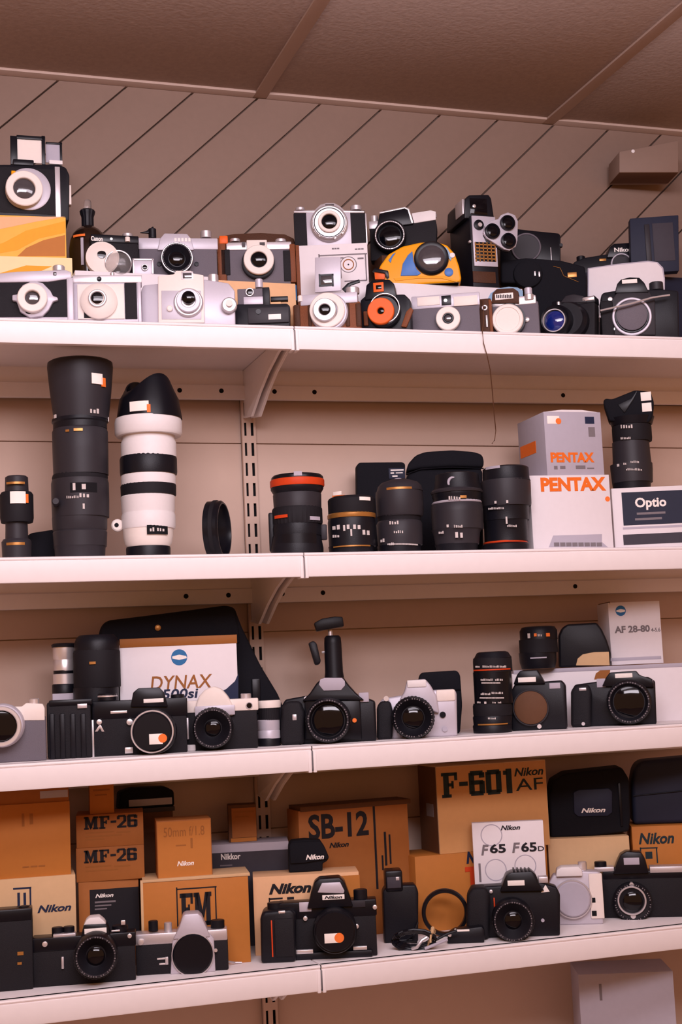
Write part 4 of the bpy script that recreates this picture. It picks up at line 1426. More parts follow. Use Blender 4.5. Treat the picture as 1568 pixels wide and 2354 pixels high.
t.text('lettering', PBRN, [('DYNAX', 346, 1552, 488, 1583, dict(bold=.01, shear=.15))], .4)
t.text('model_lettering', PNAV, [('500si', 372, 1583, 456, 1606, dict(bold=.02, shear=.15))], .4)
t.poly('black_swoosh', PNAV, [(548, 1548), (540, 1566), (520, 1584), (495, 1596), (470, 1605), (470, 1640), (548, 1640)], -.2, .4, 0)
sp = Spot(3, 222, .135)
t = Thing('camera_lens', 'matt black lens standing left of the white lettered carton', 'lens', sp)
lens_seg(t, 222, [('rear_barrel', BLK, [(None, 50), (1640, 52), (1580, 52)]), ('focus_ring', RUB, [(1581, 53), (1578, 54), (1500, 54), (1494, 52)], .02), ('front_cap', BLK, [(1496, 52), (1480, 52), (1466, 47), (1460, 40)])])
t.marks('dim_lettering', GOLD, [(206, 1522, 220, 1528)], 222, 54.5)
sp = Spot(3, 165, .155, turn=2)
t = carton('grey_carton', 'small pale carton under the silver-ringed lens at the left of the third shelf', 'carton', sp, GRC, 122, 1593, 212, 44)
t.box('blue_corner', PBLU, 188, 1606, 208, 1612, -.2, .4)
ZL = sp.top(160, 1593)
sp = Spot(3, 150, .175, z=ZL)
t = Thing('silver_lens', 'silver-ringed lens standing on the small pale carton', 'lens', sp)
lens_seg(t, 148, [('base_ring', BLK, [(None, 28), (1575, 28), (1572, 26)]), ('lower_ring', CHR, [(1573, 26), (1550, 26), (1548, 24)]), ('dark_ring', BLK2, [(1549, 25), (1541, 25)]), ('silver_barrel', CHR, [(1542, 25), (1520, 26), (1518, 25), (1515, 25), (1512, 26), (1487, 26)]), ('top_cap', BLK, [(1488, 29), (1482, 30), (1479, 26)])])

sp = Spot(3, 55, .050, turn=-2)
t = Thing('silver_slr_camera', 'silver-topped grey camera cut by the left edge of the third shelf', 'camera', sp)
t.box('body', GLTH, -60, 1650, 106, None, -30, 0, 2.5)
t.poly('top_plate', CRM, [(-60, 1658), (-60, 1626), (50, 1624), (60, 1616), (98, 1618), (103, 1628), (103, 1656)], -30, 1.5, 1.5)
t.knob('rewind_knob', CHR, 78, 12, 1606, 1619, -12)
b = t.disc('lens_barrel', SIL2, 5, 1668, [(50, 0), (50, 14), (46, 18), (0, 18)])
t.ring('lens_ring', CHR, 2, 1670, 36, 46, 16, 30, up=b)
t.disc('front_element', LGLASS, 2, 1670, [(36, 17), (34, 24), (0, 28)], up=b)

sp = Spot(3, 160, .058, turn=-2)
t = Thing('battery_grip', 'black ribbed grip standing between the silver-topped camera and the black chrome-ringed camera', 'camera grip', sp)
t.box('grip_body', LTH, 108, 1612, 210, None, -34, 0, 4)
for i in range(4):
    t.box('grip_rib', BLK, 114 + 24 * i, 1640, 126 + 24 * i, None, -4, 4, 1.8)
t.box('grip_top', BLK2, 112, 1608, 212, 1622, -30, 2, 2)
t.box('metal_tab', SIL, 178, 1618, 200, 1628, 1, 3, .3)
t.disc('grip_button', BLU, 165, 1668, [(3, 0), (3, 3), (0, 3)])

# --- black SLR with chrome ring
sp = Spot(3, 325, .052, turn=-1)
t = Thing('black_slr_camera', 'black single-lens reflex with a chrome-ringed black cap and price sticker', 'camera', sp, 'cameras along the third shelf')
t.box('body', LTH, 212, 1620, 430, None, -32, 0, 2.5)
t.box('top_plate', BLK2, 211, 1608, 431, 1650, -32, 1.5, 2)
t.poly('prism', BLK2, [(300, 1625), (306, 1592), (318, 1582), (366, 1580), (378, 1592), (386, 1625)], -28, 7, 1.5)
t.box('nameplate', PWHT, 330, 1606, 376, 1615, 6.5, 7.6, .2)
t.knob('shutter_dial', BLK, 247, 22, 1594, 1610, -14)
t.knob('dial_ring', CHR, 247, 23, 1598, 1602, -14, 0)
t.boxes('chrome_lettering', CHR, [(254, 1634, 292, 1640)], 1, 2.4, .3)
t.knob('rewind_knob', BLK, 408, 16, 1596, 1610, -14)
t.disc('chrome_button', CHR, 228, 1660, [(6, 0), (6, 4), (0, 5)])
t.poly('triangle_mark', CHR, [(218, 1682), (230, 1664), (240, 1682), (234, 1682), (230, 1674), (224, 1682)], -.2, 1, .2)
t.box('edge_chrome', CHR, 211, 1655, 216, None, -20, 1, .5)
t.box('lower_chrome', CHR, 287, 1718, 306, 1732, -1, 3, .6)
t.disc('upper_chrome', CHR, 298, 1660, [(7, 0), (7, 5), (0, 6)])
b = t.disc('lens_barrel', BLK, 356, 1682, [(50, 0), (51, 30), (49, 34), (0, 34)], n=56)
t.ring('chrome_ring', CHR, 350, 1682, 45, 49.5, 31, 38, up=b, n=56)
t.disc('lens_cap', BLK2, 350, 1682, [(45, 33), (45, 39), (42, 41), (0, 41)], up=b)
sticker(t, 343, 1687, 374, 1711, 41, (374, 1697, 10))

# --- silver SLR with white prism
sp = Spot(3, 512, .055, turn=-2)
t = Thing('silver_slr_camera', 'silver and black single-lens reflex with a domed white prism', 'camera', sp, 'cameras along the third shelf')
t.box('body', LTH, 428, 1630, 592, None, -30, 0, 2.5)
t.box('top_plate', CRM, 426, 1608, 594, 1636, -30, 1.5, 2)
t.poly('prism', CRM, [(448, 1645), (450, 1620), (456, 1602), (470, 1586), (490, 1577), (508, 1583), (522, 1598), (534, 1618), (538, 1645)], -26, 8, 4, seg=3)
t.box('prism_band', SIL2, 448, 1622, 540, 1645, 4, 9, 1)
t.knob('wind_knob', SIL, 565, 12, 1594, 1609, -12)
t.disc('window', LGLASS, 573, 1622, [(6, 1), (6, 2.5), (0, 3)])
t.ring('window_ring', SIL, 573, 1622, 6, 8, 1, 3)
t.box('side_chrome', SIL, 426, 1650, 434, 1700, -10, 4, 1)
lens(t, 489, 1674, 48, 42, ringm=None, gr=.4, rim=BAR)
t.box('lens_foot', WHT, 428, 1712, 450, None, -4, 6, 2)

sp = Spot(3, 618, .085)
t = Thing('small_standing_lens', 'small lens with white bands standing right of the white-prism camera', 'lens', sp)
lens_seg(t, 618, [('base_ring', BLK, [(None, 27), (1700, 27), (1696, 26)]), ('white_barrel', SIL2, [(1697, 26), (1680, 26), (1678, 25), (1676, 26), (1656, 26), (1654, 24)]), ('grip_ring', RUB, [(1655, 25), (1626, 25)], .03), ('silver_cap', CRM, [(1627, 27), (1614, 28), (1610, 26)])])

# --- ball head
sp = Spot(3, 768, .16, turn=2)
t = Thing('tripod_head', 'black tripod ball head with tilted plate and locking knob, behind the big black camera', 'tripod head', sp)
t.turn('stem', BLK, 768, [(None, 26), (1620, 26), (1560, 23), (1545, 21), (1478, 20), (1466, 19), (1461, 15)])
t.turn('ball_stud', SIL, 759, [(1466, 6), (1448, 5)])
t.poly('platform', BLK, [(722, 1432), (740, 1422), (770, 1417), (788, 1418), (791, 1440), (770, 1443), (728, 1451)], -18, 18, 2)
t.rod('knob_stem', CHR, [(740, 1500, 0), (752, 1498, 0)], 2)
t.poly('locking_knob', BLK, [(709, 1478), (720, 1473), (728, 1478), (738, 1520), (734, 1528), (724, 1529)], -14, 14, 2.5)
t.boxes('base_flange', BLK, [(735, 1640, 802, 1660)], -22, 22, 2)

# --- big black SLR
sp = Spot(3, 755, .060, turn=-3)
t = Thing('large_black_slr_camera', 'large black autofocus reflex with a pale plate on its prism', 'camera', sp, 'cameras along the third shelf')
t.poly('body', BLK, [(650, None), (646, 1625), (656, 1608), (700, 1600), (840, 1604), (862, 1612), (866, None)], -36, 0, 3.5, seg=3)
t.poly('grip', LTH, [(644, None), (646, 1625), (660, 1612), (690, 1612), (700, 1640), (698, None)], -20, 18, 6, seg=3)
t.poly('front_housing', BLK2, [(700, 1700), (700, 1615), (716, 1598), (800, 1596), (828, 1610), (832, 1700)], -2, 6, 2)
t.poly('prism', BLK2, [(694, 1612), (712, 1594), (728, 1570), (742, 1558), (788, 1557), (800, 1574), (818, 1594), (838, 1610)], -30, 10, 2.5, seg=3)
t.poly('pale_plate', GRC, [(733, 1574), (736, 1562), (746, 1558), (786, 1558), (793, 1566), (793, 1576), (784, 1587), (744, 1588)], 9, 12, .8)
t.disc('top_window', WHT, 703, 1605, [(4, 0), (4, 3), (0, 3)])
t.box('side_window', GRC, 825, 1592, 848, 1614, -1, 3, 1)
t.disc('orange_dot', STO, 815, 1656, [(5, 5), (5, 9), (0, 9)])
lens(t, 754, 1656, 53, 40, gr=.7, rim=BAR, glass=LGLASS)
t.box('front_button', SIL, 672, 1642, 682, 1656, 10, 19, 1)

# --- silver autofocus SLR
sp = Spot(3, 960, .060, turn=1)
t = Thing('silver_autofocus_camera', 'silver autofocus reflex with a black zoom lens and black side grip', 'camera', sp, 'cameras along the third shelf')
t.poly('body', SIL2, [(870, None), (868, 1622), (880, 1606), (1000, 1586), (1044, 1584), (1050, 1592), (1052, None)], -34, 0, 4, seg=3)
t.poly('grip', LTH, [(866, None), (866, 1624), (876, 1612), (898, 1612), (904, 1640), (902, None)], -22, 16, 5, seg=3)
t.poly('prism', SIL2, [(918, 1610), (930, 1590), (936, 1564), (978, 1561), (990, 1575), (1004, 1600), (1010, 1640)], -28, 12, 3, seg=3)
t.box('flash_cover', WHT, 936, 1563, 980, 1580, 8, 14, 1.5)
t.box('top_right', CRM, 1003, 1585, 1047, 1612, -30, 3, 3)
t.disc('release_button', CHR, 888, 1606, [(6, 0), (6, 14), (0, 14)])
t.disc('mount_button', SLOT, 1018, 1643, [(7, 0), (7, 3), (0, 3)])
t.disc('lower_button', GRC, 1023, 1676, [(6, 0), (6, 3), (0, 3)])
lens(t, 950, 1650, 50, 42, gr=.5, rim=BLK2)

sp = Spot(3, 1010, .135, turn=2)
t = Thing('black_pouch', 'black soft pouch behind the silver autofocus camera', 'pouch', sp)
t.poly('pouch_body', DIM, [(966, None), (963, 1556), (970, 1546), (1050, 1541), (1058, 1550), (1063, 1620), (1058, None)], -45, 0, 6, seg=3)
t.poly('pouch_flap', DIM, [(965, 1590), (964, 1556), (971, 1547), (1050, 1542), (1057, 1551), (1060, 1586)], -2, 4, 2, seg=3)

sp = Spot(3, 1132, .085)
t = Thing('telephoto_zoom_lens', 'upright black zoom lens with white scale print and a thin red line', 'lens', sp)
lens_seg(t, 1132, [('mount', BLK, [(None, 44), (1668, 45), (1664, 43)]), ('rear_barrel', BLK, [(1665, 44), (1648, 45), (1644, 43)]), ('zoom_ring', RUB, [(1645, 44), (1640, 45), (1622, 45), (1616, 43)], .02), ('scale_barrel', BLK2, [(1617, 44), (1560, 44), (1544, 44)]), ('focus_ring', RUB, [(1545, 45), (1520, 45), (1512, 44)], .02), ('front_cap', BLK, [(1513, 44), (1508, 41), (1500, 36), (1498, 30)])])
t.marks('red_line', REDR, [(1090, 1538, 1172, 1541)], 1132, 45.3)
t.marks('scale_print', PWHT, [(1094, 1531, 1104, 1535), (1110, 1530, 1164, 1535), (1106, 1560, 1134, 1565), (1138, 1560, 1156, 1565), (1108, 1568, 1150, 1571), (1106, 1592, 1128, 1597), (1130, 1590, 1156, 1595), (1104, 1602, 1158, 1605), (1098, 1612, 1106, 1616), (1114, 1612, 1120, 1617), (1132, 1612, 1140, 1616), (1144, 1612, 1152, 1616)], 1132, 45.3)
t.marks('lower_print', PWHT, [(1122, 1648, 1140, 1652)], 1132, 45.3)
t.marks('gold_line', GOLD, [(1100, 1662, 1166, 1665)], 1132, 45.2)

# --- white cartons at the right of the third shelf
sp = Spot(3, 1370, .170, turn=8)
t = carton('long_white_carton', 'long white carton with a tan printed patch, under the stubby lens and flash unit', 'carton', sp, WHC, 1180, 1540, 1585, 92)
t.box('lid_edge', GRC, 1180, 1532, 1585, 1541, -92, .8, .4)
t.poly('tan_patch', PBRN, [(1366, 1562), (1370, 1548), (1380, 1541), (1403, 1540), (1400, 1562)], -.2, .4, 0)
ZW = sp.top(1300, 1534)
sp = Spot(3, 1238, .200, z=ZW)
t = Thing('standing_lens', 'stubby black lens standing on the long white carton', 'lens', sp)
lens_seg(t, 1237, [('rear_barrel', BLK, [(None, 38), (1522, 42), (1500, 43)]), ('focus_ring', RUB, [(1501, 44), (1470, 44)], .02), ('front_rim', BLK, [(1471, 43), (1450, 43), (1442, 38), (1440, 30)])])
t.marks('white_marks', PWHT, [(1214, 1457, 1221, 1468), (1236, 1459, 1246, 1464)], 1237, 44)
t.marks('orange_marks', STO, [(1228, 1457, 1234, 1464), (1255, 1456, 1263, 1464)], 1237, 44)
t.marks('base_print', GRC, [(1220, 1511, 1256, 1514)], 1237, 43.6)
sp = Spot(3, 1345, .185, turn=4, z=ZW)
t = Thing('flash_unit', 'black angular flash unit with a tan corner, lying against the blue-marked carton', 'flash', sp)
t.poly('flash_body', BLK, [(1286, None), (1284, 1462), (1292, 1444), (1304, 1435), (1372, 1431), (1384, 1446), (1396, 1472), (1405, 1500), (1404, None)], -34, 0, 4, seg=3)
t.poly('tan_corner', BUFF, [(1324, 1530), (1328, 1514), (1340, 1504), (1366, 1499), (1400, 1498), (1402, 1530)], -2, 2, 1)
sp = Spot(3, 1462, .190, turn=16, z=ZW)
t = carton('blue_marked_carton', 'white carton with a round blue mark and grey lettering, upper right on the third shelf', 'carton', sp, WHC, 1402, 1383, 1521, 80)
t.disc('blue_globe', PBLU, 1427, 1404, [(12, 0), (12, .4), (0, .4)])
t.poly('globe_stripe', PWHT, [(1417, 1403), (1427, 1400), (1437, 1402), (1437, 1406), (1427, 1408), (1417, 1406)], .3, .7, 0)
t.text('lettering', PGRY, [('AF 28-80', 1413, 1438, 1494, 1454, PX), ('4-5.6', 1497, 1443, 1518, 1452)], .4)
t.side('side_globe', PNAV, 1402, 1396, 1418, 34, 46)
t.side('dark_top_edge', DBRC, 1402, 1383, 1389, 0, 80)
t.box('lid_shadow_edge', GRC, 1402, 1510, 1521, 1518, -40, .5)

sp = Spot(3, 1240, .075, turn=-3)
t = Thing('brown_capped_slr_camera', 'black reflex body with a dull brown body cap and two white plates', 'camera', sp, 'cameras along the third shelf')
t.poly('body', BLK, [(1176, None), (1174, 1590), (1184, 1572), (1290, 1564), (1300, 1574), (1304, None)], -34, 0, 3, seg=3)
t.poly('prism', BLK2, [(1180, 1574), (1188, 1552), (1196, 1542), (1234, 1540), (1242, 1552), (1254, 1572)], -28, 6, 2)
t.box('nameplate', PWHT, 1191, 1557, 1232, 1568, 5.5, 7, .2)
t.box('white_plate', GRC, 1263, 1570, 1288, 1583, -.5, 1.4, .4)
b = t.ring('lens_mount', BAR, 1220, 1627, 38, 42, 0, 7)
t.disc('body_cap', DBRC, 1220, 1627, [(38, 0), (38, 8), (34, 10), (0, 10)], up=b)
t.disc('chrome_stud', CHR, 1240, 1670, [(5, 0), (5, 6), (0, 6)])

sp = Spot(3, 1415, .070, turn=-2)
t = Thing('black_autofocus_camera', 'black autofocus reflex with a dark lens, rightmost on the third shelf', 'camera', sp, 'cameras along the third shelf')
t.poly('body', BLK, [(1314, None), (1312, 1590), (1322, 1574), (1380, 1566), (1490, 1556), (1506, 1566), (1510, None)], -36, 0, 3, seg=3)
t.poly('grip', LTH, [(1312, None), (1312, 1590), (1322, 1576), (1352, 1572), (1360, 1590), (1358, None)], -20, 16, 6, seg=3)
t.poly('prism', BLK2, [(1384, 1578), (1394, 1556), (1402, 1546), (1462, 1542), (1470, 1552), (1500, 1562), (1504, 1580)], -30, 8, 2)
t.box('nameplate', PWHT, 1414, 1548, 1454, 1558, 7.5, 9, .2)
t.boxes('top_print', GRC, [(1372, 1560, 1392, 1580)], -1, 2, .3)
t.box('release_plate', SIL, 1331, 1581, 1348, 1588, 12, 17.5, .8)
t.box('side_plate', GRC, 1482, 1563, 1502, 1574, -1, 2.6, .5)
lens(t, 1446, 1614, 52, 34, gr=.66, rim=BAR, deep=.2)
t.disc('lower_stud', SIL, 1341, 1664, [(4, 0), (4, 17), (0, 17)])

# ================================================================== FOURTH SHELF
# --- cartons, left
sp = Spot(4, 90, .120, turn=1)
t = carton('lettered_carton', 'pale buff carton with navy lettering at the far left, lower of the stacked three', 'carton', sp, BUFF, -50, 2018, 176, 110)
t.text('lettering', PNAV, [('Nikon', 86, 2079, 164, 2096, IT)], .4)
t.boxes('letter_frame', PNAV, [(30, 2040, 72, 2044), (68, 2040, 72, 2090), (40, 2052, 46, 2088), (54, 2052, 60, 2088)], -.2, .4)
Z1 = sp.top(90, 2018)
sp = Spot(4, 80, .125, turn=1, z=Z1)
t = carton('tan_carton', 'tall plain golden tan carton at the far left, middle of the stacked three', 'carton', sp, GOLDC, -50, 1848, 162, 100)
t.boxes('faint_lettering', PBRN, [(50, 1870, 56, 1900), (68, 1870, 76, 1895)], -.2, .3)
t.text('model_lettering', PBRN, [('PROJECT', 52, 1986, 104, 1997, PX)][:0] or [('---', 52, 1990, 104, 1993)], .3)
Z2 = sp.top(80, 1848)
sp = Spot(4, 80, .128, turn=1, z=Z2)
t = carton('flat_grey_carton', 'flat dull carton lying topmost on the stack at the far left', 'carton', sp, BRNC, -50, 1815, 158, 90)
t.box('grey_label', GRC, 92, 1817, 156, 1834, -.2, .4)

sp = Spot(4, 250, .155, turn=1)
t = carton('black_labelled_carton', 'brown carton with a large black label, under the two small lettered cartons', 'carton', sp, BRNC, 182, 2024, 321, 80)
t.box('black_label', PBLK, 207, 2042, 320, 2150, -.2, .4, 0)
t.text('label_lettering', PWHT, [('Nikon', 219, 2054, 261, 2063, IT)], .5)
t.boxes('label_lines', PGRY, [(218, 2071, 266, 2075), (218, 2080, 256, 2083), (218, 2088, 246, 2091)], .3, .6)
Z3 = sp.top(250, 2024)
sp = Spot(4, 252, .152, turn=-1, z=Z3)
MFG = 'small lettered tan cartons'
t = carton('small_lettered_carton', 'small tan carton with slab lettering, directly on the black-labelled carton', 'carton', sp, BRNC, 175, 1946, 332, 85, MFG)
t.text('lettering', PBLK, [('MF-26', 193, 1952, 315, 1981, dict(slab=1))], .4)
t.boxes('small_print', PBRN, [(196, 1990, 256, 1993), (262, 1989, 300, 1992), (196, 1999, 272, 2002)], -.2, .3)
Z4 = sp.top(252, 1946)
sp = Spot(4, 252, .152, turn=-1, z=Z4)
t = carton('small_lettered_carton', 'small tan carton with slab lettering, topmost above an identical one', 'carton', sp, BRNC, 175, 1871, 330, 85, MFG)
t.text('lettering', PBLK, [('MF-26', 193, 1875, 316, 1904, dict(slab=1))], .4)
t.boxes('small_print', PBRN, [(196, 1912, 262, 1915), (268, 1911, 300, 1914), (196, 1920, 280, 1923), (196, 1928, 240, 1931)], -.2, .3)
Z5 = sp.top(252, 1871)
sp = Spot(4, 232, .165, turn=2, z=Z5)
t = carton('tiny_brown_carton', 'tiny brown carton standing on the small lettered cartons, close under the shelf', 'carton', sp, GOLDC, 206, 1804, 262, 50)
t.boxes('faint_print', PBRN, [(214, 1814, 252, 1818), (218, 1826, 246, 1829)], -.2, .3)
sp = Spot(4, 346, .246, turn=8)
t = carton('tall_dark_carton', 'tall dark carton half hidden behind the small lettered cartons', 'carton', sp, DBRC, 275, 1858, 402, 40)
t.box('dark_lid_edge', DGC, 275, 1858, 402, 1868, -40, .8, .4)
Z6 = sp.top(340, 1858)
sp = Spot(4, 346, .247, turn=8, z=Z6)
t = Thing('dark_flat_pouch', 'dark flat pouch with a grey front edge on the tall dark carton', 'pouch', sp)
t.poly('pouch_body', DIM, [(272, None), (274, 1822), (300, 1812), (380, 1808), (400, 1818), (402, None)], -36, 0, 4, seg=3)
t.box('grey_edge', GRC, 296, 1836, 396, 1852, -4, 1, 1)

# --- embossed letter carton and what is on it
sp = Spot(4, 450, .095, turn=3)
t = carton('framed_letter_carton', 'orange-tan carton with two big framed letters, behind the silver camera body', 'carton', sp, GOLDC, 326, 2022, 574, 78)
t.poly('pale_lid_edge', BUFF, [(328, 2030), (327, 2024), (574, 2006), (575, 2013)], -78, .8, .3)
t.box('pale_side_edge', BUFF, 325, 2024, 331, None, -1, .6, .1)
t.text('lettering', PBLK, [('FM', 414, 2052, 487, 2128, dict(slab=1))], .5)
t.boxes('letter_frame', PBLK, [(406, 2040, 498, 2043), (406, 2040, 409, 2130), (495, 2040, 498, 2130)], -.2, .4)
ZF = sp.top(450, 2022)
sp = Spot(4, 425, .105, turn=4, z=ZF)
t = carton('lens_carton', 'upright tan lens carton standing on the framed-letter carton', 'carton', sp, BRNC, 361, 1884, 487, 62)
t.box('orange_face', GOLDC, 363, 1887, 485, 2018, -.3, .3, 0)
t.text('lettering', PBRN, [('50mm f/1.8', 376, 1900, 470, 1922, dict(bold=.0))], .4)
t.boxes('small_print', PBRN, [(438, 1926, 443, 1950), (404, 1942, 428, 1945)], 0, .5)
t.text('white_lettering', PWHT, [('Nikon', 407, 1979, 446, 1990, IT)], .5)
sp = Spot(4, 560, .215, turn=0)
t = carton('wide_grey_carton', 'long low grey carton between the lens carton and the large lettered flash carton', 'carton', sp, GRC, 482, 1938, 668, 75)
t.box('grey_front', DGC, 482, 1957, 668, None, -.3, .5, 0)
t.text('lettering', PWHT, [('Nikkor', 508, 1962, 553, 1976, PX)], .6)
t.boxes('small_print', PGRY, [(506, 1988, 534, 1991)], .4, .8)
ZG = sp.top(560, 1938)
sp = Spot(4, 560, .235, turn=2, z=ZG)
t = carton('small_dark_carton', 'small dark carton with a brown face standing on the long grey carton', 'carton', sp, DBRC, 525, 1850, 590, 40)
t.box('brown_face', BRNC, 533, 1857, 589, 1925, -.2, .4, 0)
t.box('orange_base', GOLDC, 531, 1926, 590, 1938, -.2, .5, 0)
t.boxes('face_print', PBRN, [(536, 1864, 584, 1868), (540, 1876, 572, 1879)], .2, .6)

# --- flash carton
sp = Spot(4, 815, .195, turn=20)
t = carton('large_flash_carton', 'large brown carton with tall thin lettering, between the slotted upright and the tallest lettered carton', 'carton', sp, BRNC, 691, 1855, 944, 62)
t.text('lettering', PBLK, [('SB-12', 709, 1868, 847, 1926, dict(bold=.026))], .4)
t.text('maker_lettering', PBLK, [('Nikon', 757, 1936, 802, 1948, IT)], .4)
t.boxes('divider_line', PBLK, [(861, 1850, 866, 2044)], -.2, .4)
t.boxes('vertical_print', PBLK, [(884, 1912, 889, 1990), (895, 1918, 899, 1986), (878, 1966, 882, 2000)], -.2, .4)
t.box('dark_lid', DBRC, 690, 1846, 945, 1857, -62, .6, .4)

# --- maker carton with pouch
sp = Spot(4, 705, .105, turn=2)
t = carton('cream_lettered_carton', 'cream and orange carton with bold italic lettering, behind the motor-driven black camera', 'carton', sp, PEACH, 584, 2010, 829, 70)
t.text('lettering', PBLK, [('Nikon', 618, 2030, 716, 2054, dict(bold=.045, shear=.3))], .4)
t.boxes('black_print', PBLK, [(618, 2064, 650, 2068), (618, 2076, 650, 2080), (618, 2064, 621, 2080), (660, 2062, 676, 2068)], -.2, .4)
t.box('orange_side', GOLDC, 756, 2013, 828, 2080, -.2, .3, 0)
ZN = sp.top(705, 2010)
sp = Spot(4, 708, .130, turn=2, z=ZN)
t = Thing('black_cap_pouch', 'small black pouch with white lettering on the cream lettered carton', 'pouch', sp)
t.poly('pouch_body', DIM, [(664, None), (663, 1945), (668, 1934), (700, 1930), (736, 1932), (748, 1950), (757, 1972), (750, 1982), (742, 1984), (742, None)], -32, 0, 4, seg=3)
t.poly('pouch_flap', DIM, [(665, 1945), (670, 1936), (736, 1934), (748, 1952), (756, 1974), (700, 1984), (668, 1986)], -2, 4, 1.5)
t.text('lettering', PWHT, [('Nikon', 703, 1964, 745, 1976, IT)], 4.2)

# --- tall lettered carton on the hidden lower carton
sp = Spot(4, 1105, .168, align=True)
t = carton('orange_letter_carton', 'tan carton with a red-orange letter, below the tallest lettered carton', 'carton', sp, GOLDC, 957, 1956, 1262, 95)
t.text('lettering', PNAV, [('N', 1072, 1957, 1094, 1985, dict(bold=.05, shear=.2))], .4)
t.text('red_lettering', PRED, [('T', 1070, 1992, 1102, 2034, dict(bold=.06))], .4)
ZT = sp.top(1105, 1956)
sp = Spot(4, 1133, .170, turn=24, z=ZT)
t = carton('tall_lettered_carton', 'tallest tan carton with large dark lettering, just under the third shelf', 'carton', sp, BUFF, 1006, 1754, 1260, 85)
t.box('tan_face', TANC, 1007, 1756, 1259, 1960, -.3, .3, 0)
t.text('lettering', PGRN, [('F-601', 1015, 1772, 1177, 1829, dict(slab=1))], .5)
t.text('maker_lettering', PGRN, [('Nikon', 1182, 1764, 1249, 1783, dict(bold=.02, shear=.25))], .5)
t.text('thin_lettering', PGRN, [('AF', 1186, 1789, 1248, 1816, dict(bold=.0))], .5)
a, b, z0, z1 = t.rect(1006, 1754, 1260, None, 0)
MB().box(a - .0006, a + .0002, .002, .083, z0 + .001, z1 - .001).build('dark_side', DBRC, t.o)
t.side('side_print', PGRY, 1006, 1850, 1880, 18, 50)

sp = Spot(4, 1178, .118, turn=3)
t = carton('white_printed_carton', 'thin white printed carton leaning upright before the tallest lettered carton', 'carton', sp, WHC, 1091, 1889, 1256, 20)
t.text('maker_lettering', PBLK, [('Nikon', 1151, 1897, 1196, 1908, IT)], .4)
t.text('lettering', PBLK, [('65', 1126, 1940, 1163, 1961, dict(bold=.03)), ('65', 1198, 1936, 1234, 1958, dict(bold=.03)), ('D', 1237, 1945, 1251, 1956)], .4)
t.text('grey_lettering', PGRY, [('F', 1106, 1942, 1124, 1966, dict(bold=.03, shear=.2))], .4)
t.text('grey_lettering', PGRY, [('F', 1177, 1937, 1196, 1960, dict(bold=.03, shear=.2))], .4)
t.boxes('edge_print', PGRY, [(1101, 1985, 1106, 2028)], -.2, .4)
for cx, cy in ((1140, 2000), (1208, 1990), (1130, 1920)):
    t.ring('grey_ring_print', GRC, cx, cy, 22, 26, -.2, .3)

# --- bags and cartons at the right
sp = Spot(4, 1358, .170, turn=8)
t = carton('plain_tan_carton', 'plain tan carton under the black soft bag with white lettering', 'carton', sp, BUFF, 1264, 1925, 1452, 90)
ZB2 = sp.top(1358, 1925)
sp = Spot(4, 1370, .180, turn=6, z=ZB2)
t = Thing('soft_bag', 'dark navy soft bag with white lettering on its flap, on the plain tan carton', 'bag', sp)
t.poly('bag_body', DIM, [(1266, None), (1262, 1830), (1270, 1796), (1300, 1778), (1430, 1764), (1446, 1790), (1450, 1880), (1446, 1912), (1362, 1924), (1350, None)], -80, 0, 8, seg=4)
t.poly('bag_flap', NAVC, [(1320, 1870), (1318, 1822), (1330, 1816), (1400, 1812), (1408, 1820), (1408, 1868), (1398, 1876), (1330, 1878)], -2, 4, 2)
t.text('lettering', PWHT, [('Nikon', 1336, 1857, 1392, 1868, IT)], 4.3)
t.boxes('zip_pull', BLK2, [(1424, 1800, 1430, 1900)], -1, 3, .8)
sp = Spot(4, 1515, .150, turn=6)
t = carton('lettered_tan_carton', 'tan carton with dark italic lettering at the far right end of the fourth shelf', 'carton', sp, GOLDC, 1458, 1898, 1600, 90)
t.text('lettering', PGRN, [('Nikon', 1468, 1914, 1550, 1940, dict(bold=.03, shear=.25))], .4)
t.boxes('print_frame', PGRN, [(1472, 1948, 1512, 1951), (1472, 1948, 1475, 1984), (1509, 1948, 1512, 1984), (1484, 1958, 1500, 1974)], -.2, .4)
ZR = sp.top(1515, 1898)
sp = Spot(4, 1520, .165, turn=6, z=ZR)
t = Thing('soft_bag', 'dark rounded soft case on the lettered tan carton at the far right', 'bag', sp)
t.poly('bag_body', NAVC, [(1456, None), (1452, 1800), (1458, 1766), (1472, 1750), (1600, 1738), (1602, None)], -70, 0, 9, seg=4)
t.rod('zip', BLK2, [(1456, 1830, 1), (1500, 1825, 2), (1600, 1815, 2)], 1.2)

# --- front row, left
sp = Spot(4, 20, .060, turn=-2)
t = Thing('dark_camera', 'dark blurred camera cut by the left edge of the fourth shelf', 'camera', sp)
t.box('body', LTH, -60, 2110, 76, None, -32, 0, 3)
t.box('top_plate', BLK2, -60, 2092, 74, 2120, -32, 1.5, 2)
t.boxes('brass_marks', GOLD, [(40, 2188, 54, 2196), (40, 2212, 50, 2218)], -.5, 1.2)
t.knob('dial', BLK, 55, 12, 2082, 2093, -12)

